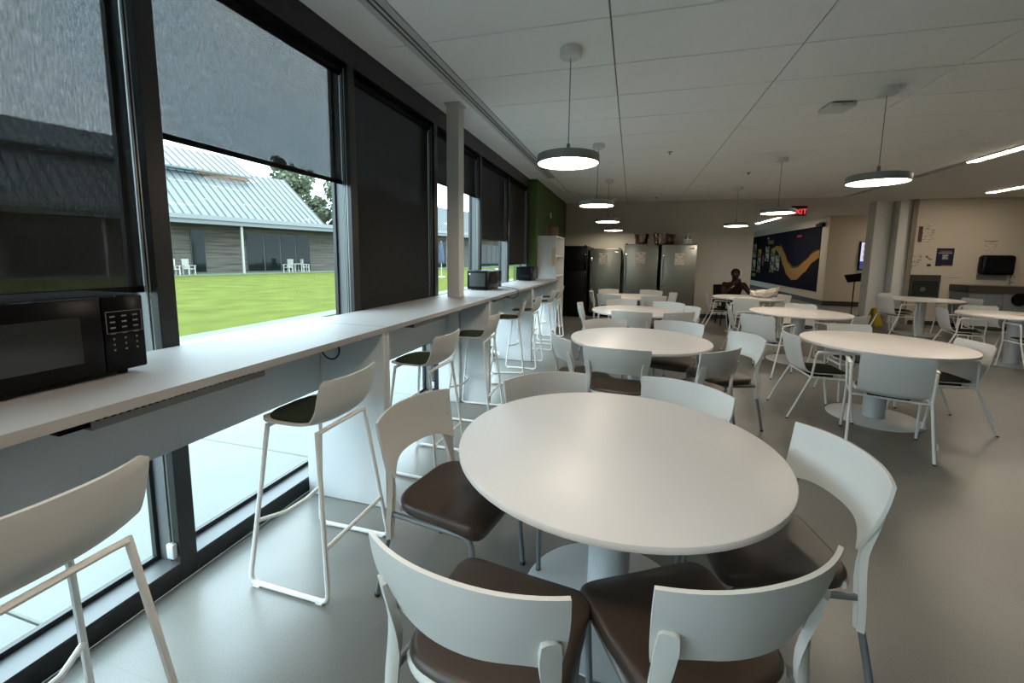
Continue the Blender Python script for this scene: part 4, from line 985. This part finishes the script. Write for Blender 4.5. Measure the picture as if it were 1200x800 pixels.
bl = building('lodge_building', 'long building across the lawn with pale metal roof and boarded walls', -24, 11.2, [(2.05, 3.0, 1), (6.0, 11.6, 4), (-7, -3, 3), (-14, -10, 3)], posts=(4.4, -3.4, -11), we=5.5)
# raised upper roof with clerestory strip
bm = new(); v = [bm.verts.new(B(s, o, z)) for s in (-24, 7.6) for o, z in ((4.5, 8.05), (8.4, 10.2), (8.4, 10.05), (4.5, 7.9))]
for a in range(4): bm.faces.new((v[a], v[(a+1) % 4], v[4+(a+1) % 4], v[4+a]))
bm.faces.new(v[:4][::-1]); bm.faces.new(v[4:]); bmesh.ops.recalc_face_normals(bm, faces=bm.faces); ur = obj('upper_roof', bm, ROOF, bl, smooth=False)
bm = new()
for k in range(61):
    s = -23.98+31.56*k/60; tube(bm, [B(s, 4.5, 8.08), B(s, 8.4, 10.23)], .045, 4)
o = obj('standing_seams', bm, SEAM, ur, smooth=False); o['kind'] = 'stuff'
obj('clerestory', bbox(new(), -24, 3.6, 5.0, 5.2, 7.3, 8.2), mat('clerestory_glass', (.10, .16, .20), .1), bl, smooth=False)
obj('clerestory_boards', bbox(new(), 3.6, 7.4, 5.0, 5.2, 7.3, 8.2), mat('cedar_boards', (.32, .20, .12), .8, noise=.2, nscale=2), bl, smooth=False)
b2 = building('pavilion_building', 'second pale-roofed building farther along the lawn', 19, 60, [(22, 27, 4), (28.5, 34, 4), (36, 44, 6)], ez=3.9, rz=8.2, posts=(21, 28, 35))
# porch furniture
PW = mat('white_painted_wood', (.30, .29, .26), .7)
def porch_chair(s, off, rz, label):
    p = B(s, off, GZ+.06); t = thing('porch_chair', label, 'chair', p, rz, 'white chairs on the porch')
    obj('seat', box(new(), -.28, .28, -.25, .25, .38, .42), PW, t)
    for k in range(5): obj('back_slat', box(new(), -.27+k*.115, -.19+k*.115, .24, .27, .42, 1.1), PW, t)
    obj('back_rail', box(new(), -.29, .29, .265, .295, 1.0, 1.08), PW, t)
    for sx in (-1, 1):
        for sy in (-1, 1): obj('leg', box(new(), sx*.26-.03, sx*.26+.03, sy*.22-.03, sy*.22+.03, 0, .62), PW, t)
        obj('armrest', box(new(), sx*.28-.05, sx*.28+.05, -.28, .26, .62, .66), PW, t)
ra = math.atan2(D_.y, D_.x)
porch_chair(1.0, .7, ra+.5, 'white porch chair beside the narrow dark window across the lawn')
porch_chair(.05, .6, ra+.2, 'white porch chair at the left end of the visible porch')
porch_chair(8.1, .6, ra-1.2, 'white porch chair left of the small porch table')
porch_chair(9.6, .6, ra+1.4, 'white porch chair right of the small porch table')
t = thing('porch_table', 'small white table between two porch chairs across the lawn', 'table', B(8.85, .6, GZ+.06), ra)
obj('top', box(new(), -.35, .35, -.3, .3, .68, .72), PW, t)
for sx in (-1, 1):
    for sy in (-1, 1): obj('leg', box(new(), sx*.3-.025, sx*.3+.025, sy*.25-.025, sy*.25+.025, 0, .68), PW, t)
# patio set seen past the middle microwave
PAT = Vector((-7.6, 22.6, GZ))
t = thing('patio_table', 'white patio table outside, seen above the middle microwave', 'table', PAT)
bm = new(); lathe(bm, [(.5, .70), (.5, .73), (.02, .73)], 24); obj('top', bm, PW, t)
bm = new(); lathe(bm, [(.25, 0), (.05, .04), (.04, .70)], 16); obj('pedestal', bm, PW, t)
for k, (dx, dy, rz) in enumerate(((-.8, .2, 1.7), (.75, -.1, -1.5), (.1, .9, 0.2))):
    t = thing('patio_chair', ['white patio chair left of the outdoor patio table', 'white patio chair right of the outdoor patio table', 'white patio chair behind the outdoor patio table'][k], 'chair', PAT+Vector((dx, dy, 0)), rz, 'white patio chairs')
    obj('seat', box(new(), -.24, .24, -.22, .22, .42, .45, .01, 1), PW, t); obj('backrest', box(new(), -.24, .24, .20, .23, .5, .9, .01, 1), PW, t)
    for sx in (-1, 1):
        for sy in (-1, 1): obj('leg', box(new(), sx*.22-.015, sx*.22+.015, sy*.2-.015, sy*.2+.015, 0, .5 if sy > 0 else .42), PW, t)
t = thing('patio_umbrella', 'closed blue patio umbrella outside, left of the white post', 'umbrella', (-13.6, 28.6, GZ))
bm = new(); tube(bm, [(0, 0, 0), (0, 0, 2.7)], .03, 8); obj('pole', bm, PW, t)
bm = new(); lathe(bm, [(.05, 2.65), (.12, 2.3), (.20, 1.5), (.16, 1.1)], 16); obj('folded_canopy', bm, mat('blue_canvas', (.035, .045, .08), .9), t)
bm = new(); lathe(bm, [(.3, 0), (.3, .06), (.05, .1)], 16); obj('base', bm, PW, t)
# trees behind the roofs
LEAF = mat('tree_leaves', (.075, .09, .05), .8, noise=.5, nscale=2); BARK = mat('bark', (.09, .07, .055), .9)
def tree(p, h, r, label, n=2600):
    t = thing('tree', label, 'tree', p, group='trees behind the building')
    bm = new(); tube(bm, [(0, 0, 0), (.1, .05, h*.35), (-.1, .1, h*.7)], [.3, .2, .1], 8)
    for k in range(7):
        a = k*2.4; z = h*(.35+.07*k); tube(bm, [(0, .05, z), (math.cos(a)*r*.6, math.sin(a)*r*.6, z+h*.14)], [.09, .03], 6)
    obj('trunk', bm, BARK, t)
    V_, F_ = [], []
    cl = [(random.gauss(0, .45)*r, random.gauss(0, .45)*r, h*(.45+.5*random.random()), r*(.25+.25*random.random())) for _ in range(16)]
    for _ in range(n):
        c = random.choice(cl); d = Vector((random.gauss(0, 1), random.gauss(0, 1), random.gauss(0, .8))).normalized()*c[3]*random.random()**.4
        q = Vector(c[:3])+d; s = .16+.16*random.random(); a = Vector((random.gauss(0, 1), random.gauss(0, 1), random.gauss(0, 1))).normalized(); b = a.orthogonal().normalized()
        i = len(V_); V_ += [q-a*s, q+b*s*.6, q+a*s, q-b*s*.6]; F_.append((i, i+1, i+2, i+3))
    me = bpy.data.meshes.new('foliage'); me.from_pydata(V_, [], F_); me.materials.append(LEAF); o = obj('foliage', me, None, t); o['kind'] = 'stuff'
tree(B(15.5, 13, GZ), 12.2, 3.0, 'tall loose green tree rising behind the right end of the metal roof')
tree(B(20.5, 14, GZ), 11.2, 2.6, 'rounder green tree between the two buildings')
tree(B(33, 20, GZ), 12, 4, 'distant green tree behind the second building')
